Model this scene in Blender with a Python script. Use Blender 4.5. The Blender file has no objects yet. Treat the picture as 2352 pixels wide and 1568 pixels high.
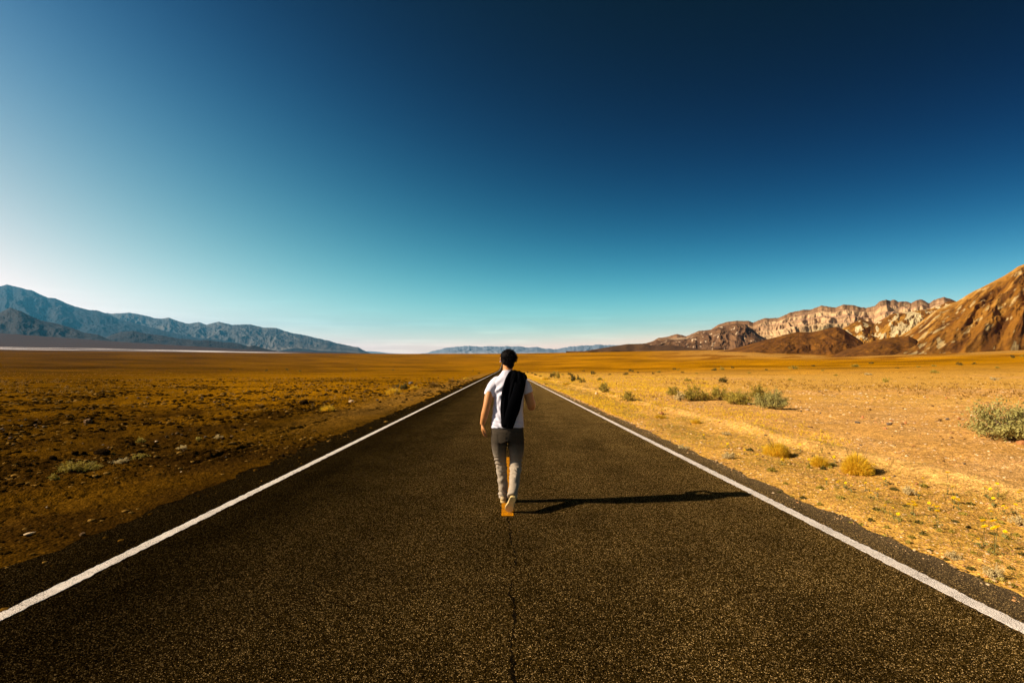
import bpy, bmesh, math, random
import numpy as np
from mathutils import Vector, Matrix

random.seed(5)
R = math.radians
sc = bpy.context.scene
col = sc.collection

# ------------------------------------------------------------------ camera
F = 1111.0                     # focal length in pixels of a 2352 px wide picture
YAW = 16.0 / F                 # camera looks slightly right of the road direction (+Y)
HROW = 796.0                   # true horizon row
CAMZ = 1.53
SLOPE = 49.0 / F               # the road runs gently downhill
cam = bpy.data.cameras.new('camera')
cam.sensor_width = 36.0
cam.lens = 36.0 * F / 2352.0
cam.clip_start = 0.05
cam.clip_end = 90000
camo = bpy.data.objects.new('camera', cam)
camo.location = (0, 0, CAMZ)
camo.rotation_euler = (R(90) + 12.0 / F, 0, -YAW)
col.objects.link(camo)
sc.camera = camo

# ------------------------------------------------------------------ sun and sky
SUN_EL = R(31.0)
SUNH = Vector((-0.9925, -0.122, 0)).normalized()
SUN = Vector((SUNH.x * math.cos(SUN_EL), SUNH.y * math.cos(SUN_EL), math.sin(SUN_EL)))
sl = bpy.data.lights.new('sun', 'SUN')
sl.energy = 5.0
sl.angle = R(0.5)
sl.color = (1.0, 0.87, 0.70)
so = bpy.data.objects.new('sun', sl)
so.rotation_euler = SUN.to_track_quat('Z', 'Y').to_euler()
so.location = (0, 0, 50)
col.objects.link(so)

w = bpy.data.worlds.new('World')
sc.world = w
w.use_nodes = True
wt = w.node_tree
for n in list(wt.nodes):
    wt.nodes.remove(n)
def wn(t, **k):
    n = wt.nodes.new(t)
    for a, b in k.items():
        setattr(n, a, b)
    return n
wl = wt.links.new
sky = wn('ShaderNodeTexSky')
sky.sky_type = 'NISHITA'
sky.sun_disc = False
sky.sun_elevation = SUN_EL
sky.sun_rotation = math.atan2(SUN.x, SUN.y) % (2 * math.pi)
sky.altitude = 0
sky.air_density = 1.0
sky.dust_density = 1.2
sky.ozone_density = 2.0
tc = wn('ShaderNodeTexCoord')
nrm = wn('ShaderNodeVectorMath', operation='NORMALIZE')
wl(tc.outputs['Generated'], nrm.inputs[0])
dt = wn('ShaderNodeVectorMath', operation='DOT_PRODUCT')
wl(nrm.outputs[0], dt.inputs[0]); dt.inputs[1].default_value = SUN
# the lens wore a polarising filter: grade the sky by elevation and angle to the sun
sepz = wn('ShaderNodeSeparateXYZ'); wl(nrm.outputs[0], sepz.inputs[0])
def wm(op, a, b=None, c=None):
    x = wn('ShaderNodeMath', operation=op)
    for i_, v_ in enumerate((a, b, c)):
        if v_ is None: continue
        if isinstance(v_, (int, float)): x.inputs[i_].default_value = v_
        else: wl(v_, x.inputs[i_])
    return x.outputs[0]
zc = wm('MAXIMUM', sepz.outputs[2], 0.0)
dc = wm('MAXIMUM', dt.outputs['Value'], -0.66)
feat = [dc, wm('MULTIPLY', dc, dc), zc, wm('MULTIPLY', zc, zc), wm('MULTIPLY', zc, dc), wm('MULTIPLY', wm('MULTIPLY', zc, zc), zc)]
ez = wm('POWER', math.e, wm('MULTIPLY', zc, -8.0))
feat += [ez, wm('MULTIPLY', ez, dc)]
SKYK = ((-3.029, 1.756, 1.848, -6.7, -9.0, 6.306, -0.514, 2.462, -2.203),
        (-1.641, -0.708, 0.241, -4.529, -5.773, 8.573, -4.751, 0.843, 0.469),
        (-2.151, -1.052, 0.26, -1.351, -4.46, 6.747, -4.83, 1.26, 1.156))
ssep = wn('ShaderNodeSeparateColor'); wl(sky.outputs[0], ssep.inputs[0])
scmb = wn('ShaderNodeCombineColor')
# thin streaks of cirrus low over the horizon
cmap = wn('ShaderNodeMapping'); cmap.inputs['Scale'].default_value = (3, 3, 42); wl(nrm.outputs[0], cmap.inputs[0])
cn = wn('ShaderNodeTexNoise'); cn.inputs['Scale'].default_value = 2.2; cn.inputs['Detail'].default_value = 5; wl(cmap.outputs[0], cn.inputs['Vector'])
cf = wm('MULTIPLY', wm('MULTIPLY', wm('MAXIMUM', wm('SUBTRACT', cn.outputs['Fac'], 0.5), 0.0), 0.9), wm('MAXIMUM', wm('MULTIPLY_ADD', zc, -10.0, 1.0), 0.0))
for ch in range(3):
    e_ = SKYK[ch][0]
    for k_, f_ in zip(SKYK[ch][1:], feat):
        e_ = wm('MULTIPLY_ADD', f_, k_, e_)
    g_ = wm('MULTIPLY', wm('POWER', math.e, e_), wm('POWER', ssep.outputs[ch], 0.5))
    g_ = wm('MULTIPLY_ADD', g_, cf, g_)
    wl(wm('MULTIPLY', wm('MINIMUM', g_, 0.9), 10.0), scmb.inputs[ch])
bg = wn('ShaderNodeBackground'); bg.inputs['Strength'].default_value = 0.10
wl(scmb.outputs[0], bg.inputs['Color'])
wo = wn('ShaderNodeOutputWorld'); wl(bg.outputs[0], wo.inputs['Surface'])

sc.view_settings.view_transform = 'Standard'
sc.view_settings.look = 'None'
sc.view_settings.exposure = 0.9
sc.view_settings.gamma = 1.0
sc.view_settings.use_curve_mapping = False
sc.render.engine = 'CYCLES'
sc.cycles.max_bounces = 5
sc.cycles.volume_bounces = 0
sc.cycles.use_denoising = True

# ------------------------------------------------------------------ helpers
_rng = np.random.RandomState(11)
_perm = _rng.permutation(1024)
_perm = np.concatenate([_perm, _perm])
_gv = _rng.rand(1024) * 2 * np.pi
_gx, _gy = np.cos(_gv), np.sin(_gv)
def perlin(x, y):
    xi = np.floor(x).astype(np.int64); yi = np.floor(y).astype(np.int64)
    xf = x - xi; yf = y - yi
    xi &= 1023; yi &= 1023
    x1 = (xi + 1) & 1023; y1 = (yi + 1) & 1023
    u = xf * xf * xf * (xf * (xf * 6 - 15) + 10); v = yf * yf * yf * (yf * (yf * 6 - 15) + 10)
    def g(a, b, fx, fy):
        h = _perm[_perm[a] + b]
        return _gx[h] * fx + _gy[h] * fy
    a = g(xi, yi, xf, yf); b = g(x1, yi, xf - 1, yf)
    c = g(xi, y1, xf, yf - 1); d = g(x1, y1, xf - 1, yf - 1)
    return ((a + (b - a) * u) + ((c + (d - c) * u) - (a + (b - a) * u)) * v) * 1.4
def fbm(x, y, o=4, s=0.0, gain=0.5):
    r = 0; a = 1.0; t = 0
    for i in range(o):
        r = r + a * perlin(x * 2 ** i + s + 17.3 * i, y * 2 ** i - s + 9.1 * i); t += a; a *= gain
    return r / t
def ridged(x, y, o=4, s=0.0, gain=0.5):
    r = 0; a = 1.0; t = 0
    for i in range(o):
        r = r + a * (1 - 2 * np.abs(perlin(x * 2 ** i + s + 13.7 * i, y * 2 ** i + s * 1.7 + 5.3 * i))); t += a; a *= gain
    return r / t
def sstep(a, b, x):
    t = np.clip((x - a) / (b - a), 0, 1)
    return t * t * (3 - 2 * t)
def lerp(a, b, t): return a + (b - a) * t
def mixc(c, d, t):
    t = np.asarray(t)[..., None]
    return np.asarray(c) * (1 - t) + np.asarray(d) * t

def raw_mesh(name, V, Fc, mat, parent=None, smooth=False, cols=None, me_only=False):
    """Fc: (n,3) or (n,4) int array"""
    V = np.asarray(V, dtype=np.float32); Fc = np.asarray(Fc, dtype=np.int32)
    me = bpy.data.meshes.new(name)
    me.vertices.add(len(V)); me.vertices.foreach_set('co', V.ravel())
    k = Fc.shape[1]
    me.loops.add(Fc.size); me.loops.foreach_set('vertex_index', Fc.ravel())
    me.polygons.add(len(Fc))
    me.polygons.foreach_set('loop_start', np.arange(len(Fc), dtype=np.int32) * k)
    me.polygons.foreach_set('use_smooth', np.full(len(Fc), bool(smooth)))
    me.update(calc_edges=True)
    me.validate()
    if cols is not None:
        ca = me.color_attributes.new('Col', 'FLOAT_COLOR', 'POINT')
        c4 = np.ones((len(V), 4), dtype=np.float32); c4[:, :3] = cols
        ca.data.foreach_set('color', c4.ravel())
    if mat: me.materials.append(mat)
    if me_only: return me
    return link(name, me, parent)
def link(name, me, parent=None):
    o = bpy.data.objects.new(name, me); col.objects.link(o)
    if parent is not None: o.parent = parent
    return o
def grid_faces(n, m, off=0):
    """n rows, m cols"""
    i = np.arange(n - 1)[:, None]; j = np.arange(m - 1)[None, :]
    a = (i * m + j).ravel() + off
    return np.stack([a, a + 1, a + m + 1, a + m], 1)
def empty(name, loc=(0, 0, 0), rz=0.0):
    o = bpy.data.objects.new(name, None); col.objects.link(o)
    o.empty_display_size = 0.1; o.location = loc; o.rotation_euler = (0, 0, rz)
    return o
def tag(o, label, cat, group=None):
    o['label'] = label; o['category'] = cat
    if group: o['group'] = group
    return o
def struct(o, label=None):
    o['kind'] = 'structure'
    if label: o['label'] = label
    return o
def copy_tree(o, parent=None):
    c = o.copy(); col.objects.link(c)
    if parent is not None: c.parent = parent
    for ch in o.children: copy_tree(ch, c)
    return c

class NT:
    def __init__(self, name, rough=0.9, spec=0.3):
        self.m = bpy.data.materials.new(name); self.m.use_nodes = True
        self.t = self.m.node_tree; self.b = self.t.nodes['Principled BSDF']
        self.b.inputs['Roughness'].default_value = rough
        self.b.inputs['Specular IOR Level'].default_value = spec
    def n(self, t, **k):
        x = self.t.nodes.new(t)
        for a, b in k.items(): setattr(x, a, b)
        return x
    def l(self, a, b): self.t.links.new(a, b)
    def co(self):
        if not hasattr(self, '_co'): self._co = self.n('ShaderNodeTexCoord').outputs['Object']
        return self._co
    def noise(self, scale, detail=4, rough=0.55, vec=None):
        x = self.n('ShaderNodeTexNoise'); x.inputs['Scale'].default_value = scale
        x.inputs['Detail'].default_value = detail; x.inputs['Roughness'].default_value = rough
        self.l(vec or self.co(), x.inputs['Vector']); return x.outputs['Fac']
    def vor(self, scale, out='Distance', feature='F1', vec=None, rnd=1.0):
        x = self.n('ShaderNodeTexVoronoi', feature=feature); x.inputs['Scale'].default_value = scale
        x.inputs['Randomness'].default_value = rnd
        self.l(vec or self.co(), x.inputs['Vector']); return x.outputs[out]
    def ramp(self, fac, stops):
        x = self.n('ShaderNodeValToRGB'); self.l(fac, x.inputs[0])
        e = x.color_ramp.elements
        while len(e) < len(stops): e.new(0.5)
        for i, (p, c) in enumerate(stops):
            e[i].position = p; e[i].color = (c, c, c, 1) if not hasattr(c, '__len__') else (*c, 1)
        return x.outputs[0]
    def math(self, op, a, b=None, c=None):
        x = self.n('ShaderNodeMath', operation=op)
        for i, v in enumerate((a, b, c)):
            if v is None: continue
            if isinstance(v, (int, float)): x.inputs[i].default_value = v
            else: self.l(v, x.inputs[i])
        return x.outputs[0]
    def mix(self, fac, a, b, mode='MIX'):
        x = self.n('ShaderNodeMix', data_type='RGBA', blend_type=mode)
        for i, v in ((0, fac), (6, a), (7, b)):
            if isinstance(v, (int, float)): x.inputs[i].default_value = v
            elif isinstance(v, (tuple, list)): x.inputs[i].default_value = (*v, 1)
            else: self.l(v, x.inputs[i])
        return x.outputs[2]
    def col(self, c):
        if isinstance(c, (tuple, list)): self.b.inputs['Base Color'].default_value = (*c, 1)
        else: self.l(c, self.b.inputs['Base Color'])
    def bump(self, h, strength=0.5, dist=0.01):
        x = self.n('ShaderNodeBump'); x.inputs['Strength'].default_value = strength
        x.inputs['Distance'].default_value = dist; self.l(h, x.inputs['Height'])
        if hasattr(self, '_bn'): self.l(self._bn, x.inputs['Normal'])
        self._bn = x.outputs[0]
        self.l(x.outputs[0], self.b.inputs['Normal'])
    def attr(self, name='Col'):
        x = self.n('ShaderNodeAttribute'); x.attribute_name = name; return x.outputs['Color']

# ------------------------------------------------------------------ terrain function
EPX = np.array([-600, 0, 300, 600, 880, 1176, 1500, 1700, 1900, 2100, 2352, 2700, 3300], float)
EROW = np.array([802, 804.5, 807.5, 811, 812.5, 812, 806, 803, 812, 806, 797, 790, 790], float)
def elev_row(azc):
    px = 1176 + F * np.tan(np.clip(azc, -1.05, 1.05))
    return np.interp(px, EPX, EROW)
ROAD_L, ROAD_R = -3.82, 3.45
def terrain(x, y, detail=True):
    x = np.asarray(x, float); y = np.asarray(y, float)
    r = np.hypot(x, y); azc = np.arctan2(x, y) - YAW
    zn = -SLOPE * y
    azk = np.clip(azc, -1.05, 1.05)
    rowf = elev_row(azk)
    # beyond the crest of the plain the rows climb only on the left (valley floor, salt pan, fans)
    px = 1176 + F * np.tan(azk)
    lr = np.log(np.maximum(r, 1.0))
    farleft = np.interp(px, [-600, 0, 250, 620, 900], [762, 765, 783, 806, 812.4])
    t2 = sstep(math.log(2500), math.log(4100), lr)
    t1 = sstep(math.log(1600), math.log(2500), lr)
    rowmid = np.interp(px, [-600, 0, 250, 620, 900], [795, 797, 801, 808.5, 812.4])
    left = (px < 900)
    rowf2 = np.where(left, lerp(lerp(rowf, rowmid, t1), farleft, t2), rowf)
    zf = CAMZ - (rowf2 - HROW) / F * r * np.cos(azk)
    st = np.interp(px, [0, 1176, 1500, 2000, 2352], [5.0, 5.4, 5.0, 4.3, 4.0])
    t = sstep(st, math.log(1500), lr)
    # rows are blended, heights follow
    z = lerp(zn, zf, t)
    if detail:
        out = np.maximum(ROAD_L + 0.05 - x, x - (ROAD_R - 0.05))
        m = sstep(0.0, 1.6, out)
        onroad = (out < 0.0) & (y < 1200)
        dd = np.zeros_like(z)
        fade = 1 - sstep(3.6, 6.5, lr)
        dd += m * 0.10 * fbm(x * 0.35, y * 0.35, 3, 3.3) * np.clip(out / 6, 0, 1)
        rough_l = np.where(x < 0, 1.0, 0.4)
        dd += m * fade * rough_l * 0.085 * fbm(x * 1.7, y * 1.7, 3, 8.1)
        dd += m * fade * rough_l * 0.060 * np.abs(fbm(x * 6.5, y * 6.5, 3, 1.1))
        dd += sstep(0, .35, out) * fade * rough_l * 0.016 * fbm(x * 19, y * 19, 2, 4.7)
        # graded shoulder and berm on the right
        bx = x - (5.95 + 0.22 * perlin(y * 0.25, y * 0 + 3.3))
        dd += np.where(x > 0, (0.13 * np.exp(-(bx / 0.30) ** 2) + 0.05 * sstep(-0.3, 0.6, bx) - 0.05 * np.exp(-((x - 4.9) / 0.5) ** 2)) * (0.7 + 0.5 * perlin(y * 0.5, y * 0 + 7.7)), 0)
        # wheel ruts on the left
        seg = sstep(6, 10, y) * (1 - sstep(30, 60, y))
        for rx, amp, s in ((-5.55, .11, 1.0), (-5.25, .06, 2.0), (-4.95, .08, 3.0), (-7.4, .07, 4.0)):
            k = np.clip(0.35 + 1.6 * perlin(y * 0.32, y * 0 + s * 5.1), 0, 1)
            xx = x - rx - 0.12 * perlin(y * 0.2, y * 0 + s) - 0.012 * (y - 10)
            dd += seg * k * amp * (-np.exp(-(xx / 0.07) ** 2) + 0.6 * np.exp(-((xx - .15) / 0.08) ** 2))
        # low undulation further out
        big = sstep(3.0, 5.0, lr) * (1 - sstep(6.6, 7.2, lr))
        dd += m * big * 0.45 * fbm(x * 0.02, y * 0.035, 3, 2.2) * np.clip(out / 25, 0, 1)
        z = np.where(onroad, z - 0.022, z - 0.022 * np.exp(-np.maximum(out, 0) / .12) + .012 * sstep(.1, .5, out) + dd)
    return z
def H(x, y): return float(terrain(np.array([x]), np.array([y]))[0])
CY, SY = math.cos(YAW), math.sin(YAW)
PITCH = 12.0 / F
def ray(px, row):
    a = (px - 1176) / F; b = (784 - row) / F
    yy = math.cos(PITCH) - b * math.sin(PITCH); zz = math.sin(PITCH) + b * math.cos(PITCH)
    return np.array([a * CY + yy * SY, -a * SY + yy * CY, zz])
_tt = np.exp(np.linspace(math.log(1.5), math.log(9000), 2600))
def at(px, row):
    """ground point seen at a place of the 2352 px photograph"""
    d = ray(px, row)
    P = d[None, :] * _tt[:, None]; P[:, 2] += CAMZ
    g = terrain(P[:, 0], P[:, 1], True)
    k = np.argmax(P[:, 2] <= g)
    if k == 0: k = len(_tt) - 1
    a, b = _tt[k - 1], _tt[k]
    for _ in range(12):
        m = (a + b) / 2; q = d * m
        if q[2] + CAMZ <= H(q[0], q[1]): b = m
        else: a = m
    q = d * b
    return Vector((q[0], q[1], H(q[0], q[1]))), b          # point, depth

# ------------------------------------------------------------------ materials of the setting
def mat_ground():
    m = NT('desert_ground', 1.0, 0.0)
    c = m.attr()
    n1 = m.ramp(m.noise(9, 6, 0.65), [(0.3, 0.62), (0.7, 1.35)])
    v = m.vor(38, 'Color')
    vb = m.n('ShaderNodeSeparateColor'); m.l(v, vb.inputs[0])
    peb = m.ramp(vb.outputs[0], [(0.0, 0.55), (0.5, 1.0), (0.86, 1.15), (1.0, 1.9)])
    n2 = m.ramp(m.noise(55, 3, 0.6), [(0.3, 0.7), (0.72, 1.3)])
    c = m.mix(1.0, c, n1, 'MULTIPLY'); c = m.mix(0.75, c, peb, 'MULTIPLY'); c = m.mix(0.8, c, n2, 'MULTIPLY')
    n3 = m.ramp(m.noise(0.9, 5, 0.6), [(0.3, 0.8), (0.7, 1.2)])
    c = m.mix(1.0, c, n3, 'MULTIPLY')
    m.col(c)
    m.bump(m.noise(7, 6, 0.7), 0.7, 0.06)
    m.bump(m.vor(38), 0.6, 0.02)
    return m.m
def mat_rockface(name, scale, bumpd, rough=0.95, contrast=(0.75, 1.25)):
    m = NT(name, rough, 0.1)
    c = m.attr()
    c = m.mix(1.0, c, m.ramp(m.noise(scale, 8, 0.65), [(0.3, contrast[0]), (0.7, contrast[1])]), 'MULTIPLY')
    m.col(c)
    m.bump(m.noise(scale * 1.3, 8, 0.65), 0.8, bumpd)
    m.bump(m.noise(scale * 6, 4, 0.6), 0.7, bumpd * .3)
    return m.m

# ------------------------------------------------------------------ the ground sheet
def build_ground():
    azs = np.concatenate([np.linspace(-180, -60, 40, endpoint=False), np.linspace(-60, 62, 1050, endpoint=False), np.linspace(62, 180, 40)])
    azs = np.radians(azs)
    rs = np.concatenate([np.exp(np.linspace(math.log(0.4), math.log(2.0), 24, endpoint=False)),
                         np.exp(np.linspace(math.log(2.0), math.log(45), 560, endpoint=False)),
                         np.exp(np.linspace(math.log(45), math.log(2500), 260, endpoint=False)),
                         np.exp(np.linspace(math.log(2500), math.log(30000), 60))])
    A, Rr = np.meshgrid(azs, rs)
    x = Rr * np.sin(A); y = Rr * np.cos(A)
    z = terrain(x, y)
    lr = np.log(Rr)
    # colours of the ground itself
    n1 = fbm(x * 0.5, y * 0.5, 4, 1.0); n2 = fbm(x * 0.08, y * 0.16, 4, 6.0); n3 = fbm(x * 3, y * 3, 3, 2.0)
    sand = np.array((.60, .300, .072)); sand_pale = np.array((.70, .375, .105)); sand_grey = np.array((.52, .280, .090))
    grassy = np.array((.36, .185, .018)); dark = np.array((.040, .0175, .0006)); dark2 = np.array((.078, .034, .0012))
    lgold = np.array((.30, .125, .0015)); fan_r = np.array((.37, .152, .002)); fan_l = np.array((.080, .034, .0012))
    right = mixc(sand, sand_grey, sstep(-.2, .35, n1) * 0.7)
    right = mixc(right, sand_pale, sstep(.05, .5, n2) * .8)
    bx = x - 5.95
    right = mixc(right, sand_pale, np.exp(-(bx / .5) ** 2) * .9)
    # the strip between berm and road: brownish with grass litter
    right = mixc(right, np.array((.56, .29, .05)), sstep(6.1, 5.2, x) * (0.55 + .45 * sstep(-.2, .2, n3)))
    gr = sstep(2.9, 3.7, lr) * sstep(-.30, .15, fbm(x * 0.05, y * 0.12, 4, 9.0) + 0.25 * sstep(3.3, 4.2, lr))
    right = mixc(right, np.array((.58, .300, .046)), gr * .8)
    left = mixc(dark, dark2, sstep(-.25, .3, n1))
    left = mixc(left, np.array((.022, .010, .002)), sstep(.1, .5, n2 + n3 * .3) * .8)
    lg = sstep(2.6, 3.45, lr + n1 * .35 + n2 * .6)
    left = mixc(left, lgold, lg * (.85 - .6 * sstep(-24, -42, np.degrees(A)) * sstep(-.45, .2, .25 - n2)))
    left = mixc(left, dark2 * 1.1, sstep(.0, .45, fbm(x * .045, y * .13, 4, 4.4)) * .75)
    vergel = np.exp(-((x + 4.9) / 1.2) ** 2) * sstep(2.2, 3.6, lr)
    left = mixc(left, np.array((.26, .130, .024)), vergel * .8)
    c = np.where((x > 0)[..., None], right, left)
    # far fan
    ff = sstep(4.3, 5.6, lr)
    azd = np.degrees(A) 
    fl = mixc(fan_l, fan_r, sstep(-45, 30, azd))
    st = fbm(A * 9 + lr * .5, lr * 5.0, 5, 3.0)
    fl = fl * (1 + 0.9 * st[..., None])
    c = mixc(c, fl, ff)
    # tan apron and brown tongues in front of the right hills
    ap = sstep(5.9, 6.5, lr) * sstep(14, 26, azd)
    c = mixc(c, np.array((.42, .21, .045)), ap * .85)
    tong = sstep(.02, .12, fbm(A * 14 - lr * 1.5, lr * 3.2, 4, 12.0) - .04) * sstep(5.6, 6.2, lr) * sstep(12, 24, azd)
    c = mixc(c, np.array((.22, .080, .006)), tong * .85)
    # a dark streaky band at the foot of the near plain
    band = np.exp(-((lr - 5.35) / .35) ** 2) * sstep(-.05, .3, fbm(A * 6, lr * 9, 3, 21.))
    c = mixc(c, c * .45, band * .7)
    # left valley floor: brown, pale salt pan, grey-pink fans
    lf = sstep(7.40, 7.50, lr) * (azd < 0)
    c = mixc(c, np.array((.070, .048, .042)), lf)
    s_n = fbm(A * 5, lr * 26, 4, 30.0)
    salt = sstep(7.52, 7.57, lr) * (1 - sstep(7.82, 7.92, lr)) * sstep(-.08, .12, s_n) * (1 - sstep(-27, -21, azd + 3 * s_n))
    c = mixc(c, np.array((.85, .76, .72)), salt)
    V = np.stack([x, y, z], -1).reshape(-1, 3)
    n, mm = A.shape
    Fc = grid_faces(n, mm)[:, ::-1]
    # centre cap
    V = np.vstack([V, [[0, 0, 0 - 0.022]]])
    cc = np.vstack([c.reshape(-1, 3), [dark]])
    o = raw_mesh('ground', V, Fc, mat_ground(), smooth=True, cols=np.clip(cc, .002, .9))
    return struct(o, 'desert plain of dark gravel on the left and golden sand on the right')
GROUND = build_ground()

# ------------------------------------------------------------------ road
def mat_asphalt():
    m = NT('asphalt', 1.0, 0.0)
    v = m.vor(165, 'Color'); s = m.n('ShaderNodeSeparateColor'); m.l(v, s.inputs[0])
    stone = m.ramp(s.outputs[0], [(0.0, (.014, .0072, .0010)), (0.45, (.052, .029, .005)), (0.8, (.135, .076, .017)), (1.0, (.68, .42, .15))])
    d = m.ramp(m.vor(165), [(0.25, 1.0), (0.62, 0.25)])
    c = m.mix(1.0, stone, d, 'MULTIPLY')
    c = m.mix(1.0, c, m.ramp(m.noise(1.3, 5, 0.6), [(0.3, 0.75), (0.7, 1.3)]), 'MULTIPLY')
    c = m.mix(1.0, c, m.ramp(m.noise(28, 3, 0.6), [(0.3, 0.75), (0.7, 1.25)]), 'MULTIPLY')
    # sun-angle brightening painted into the asphalt colour, dark left to bright right
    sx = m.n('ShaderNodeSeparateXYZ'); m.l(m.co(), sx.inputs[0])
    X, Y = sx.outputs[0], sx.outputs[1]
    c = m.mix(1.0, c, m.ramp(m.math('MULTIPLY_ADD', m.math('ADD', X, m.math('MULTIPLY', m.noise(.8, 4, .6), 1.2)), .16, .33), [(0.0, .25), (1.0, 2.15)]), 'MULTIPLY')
    mp = m.n('ShaderNodeMapping'); mp.inputs['Scale'].default_value = (1.3, .035, 1); m.l(m.co(), mp.inputs[0])
    c = m.mix(1.0, c, m.ramp(m.noise(1.0, 3, .6, mp.outputs[0]), [(.35, .84), (.65, 1.16)]), 'MULTIPLY')
    wob = m.noise(2.2, 5, 0.65)
    e = m.math('ADD', X, m.math('MULTIPLY', wob, .35))
    sh = m.ramp(m.math('MULTIPLY_ADD', e, 1.0, -2.95), [(0.15, 0.0), (0.75, 1.0)])
    c = m.mix(m.math('MULTIPLY', sh, .65), c, m.mix(1.0, (.17, .120, .075), stone, 'ADD'))
    # centre seam crack
    wv = m.noise(1.4, 6, 0.75)
    ce = m.math('ABSOLUTE', m.math('ADD', X, m.math('MULTIPLY_ADD', wv, .26, -.175)))
    cw = m.math('MULTIPLY', m.ramp(m.noise(3.1, 3, 0.6), [(0.36, 0.15), (0.62, 1.0)]), .012)
    ck = m.math('LESS_THAN', ce, cw)
    c = m.mix(m.math('MULTIPLY', ck, .9), c, (.004, .003, .002))
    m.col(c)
    m.bump(m.vor(165), 1.0, 0.022)
    m.bump(m.noise(45, 3, 0.6), 0.8, 0.02)
    return m.m
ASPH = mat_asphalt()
def road_y():
    return np.concatenate([np.linspace(-220, 1, 120, endpoint=False), np.arange(1, 14, .05), np.exp(np.linspace(math.log(14), math.log(700), 400))])
def road_strip(name, xl, xr, mat, zoff, jit=(0.0, 0.0), n=2, ys=None, skirt=0.05, jf=3.0, seed=0.0):
    ys = road_y() if ys is None else ys
    jl = jit[0] * fbm(ys * jf, ys * 0 + 1.3 + seed, 4); jr = jit[1] * fbm(ys * jf, ys * 0 + 8.3 + seed, 4)
    z = terrain(ys * 0, ys, False) + zoff
    cols_x = [np.interp(k, [0, n - 1], [0, 1]) for k in range(n)]
    rows = []
    L = xl + jl; Rr = xr + jr
    rows.append(np.stack([L, ys, z - skirt], 1))
    for k in cols_x: rows.append(np.stack([L + (Rr - L) * k, ys, z], 1))
    rows.append(np.stack([Rr, ys, z - skirt], 1))
    V = np.stack(rows, 1).reshape(-1, 3)
    Fc = grid_faces(len(ys), n + 2)
    return raw_mesh(name, V, Fc, mat)
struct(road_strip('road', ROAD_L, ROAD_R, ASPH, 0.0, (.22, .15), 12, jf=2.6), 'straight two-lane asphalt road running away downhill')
def mat_paint(name, c, wear, edge):
    m = NT(name, 1.0, 0.0)
    n = m.noise(130, 4, 0.7); n2 = m.noise(4, 4, 0.6)
    k = m.math('ADD', n, m.math('MULTIPLY', n2, .25))
    mask = m.ramp(k, [(wear - .03, 1.0), (wear + .03, 0.0)])
    base = m.mix(1.0, c, m.ramp(m.noise(20, 5, 0.6), [(0.3, .82), (0.7, 1.08)]), 'MULTIPLY')
    m.col(m.mix(mask, base, (.05, .035, .02)))
    m.bump(m.vor(165), .7, .008)
    return m.m
WHITE = mat_paint('white_road_paint', (.74, .63, .52), .545, 0)
YELL = mat_paint('yellow_road_paint', (.62, .22, .001), .585, 0)
yy = np.concatenate([np.linspace(-200, 1, 120, endpoint=False), np.arange(1, 14, .022), np.exp(np.linspace(math.log(14), math.log(650), 400))])
lo = road_strip('edge_line', -3.16, -3.052, WHITE, 0.005, (.022, .022), 2, yy, .003, 14.0); struct(lo, 'white edge line on the left side of the road')
lo = road_strip('edge_line', 2.985, 3.097, WHITE, 0.005, (.022, .022), 2, yy, .003, 14.0, 4.0); struct(lo, 'white edge line on the right side of the road')
for k in range(0, 30):
    y0 = 5.02 + k * 12.2
    ys = np.linspace(y0, y0 + 3.3, 60 if k < 3 else 8)
    lo = road_strip('centre_line', -0.035, 0.085, YELL, 0.005, (.02, .02), 2, ys, .003, 9.0)
    struct(lo, 'yellow dash of the broken centre line')

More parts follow.
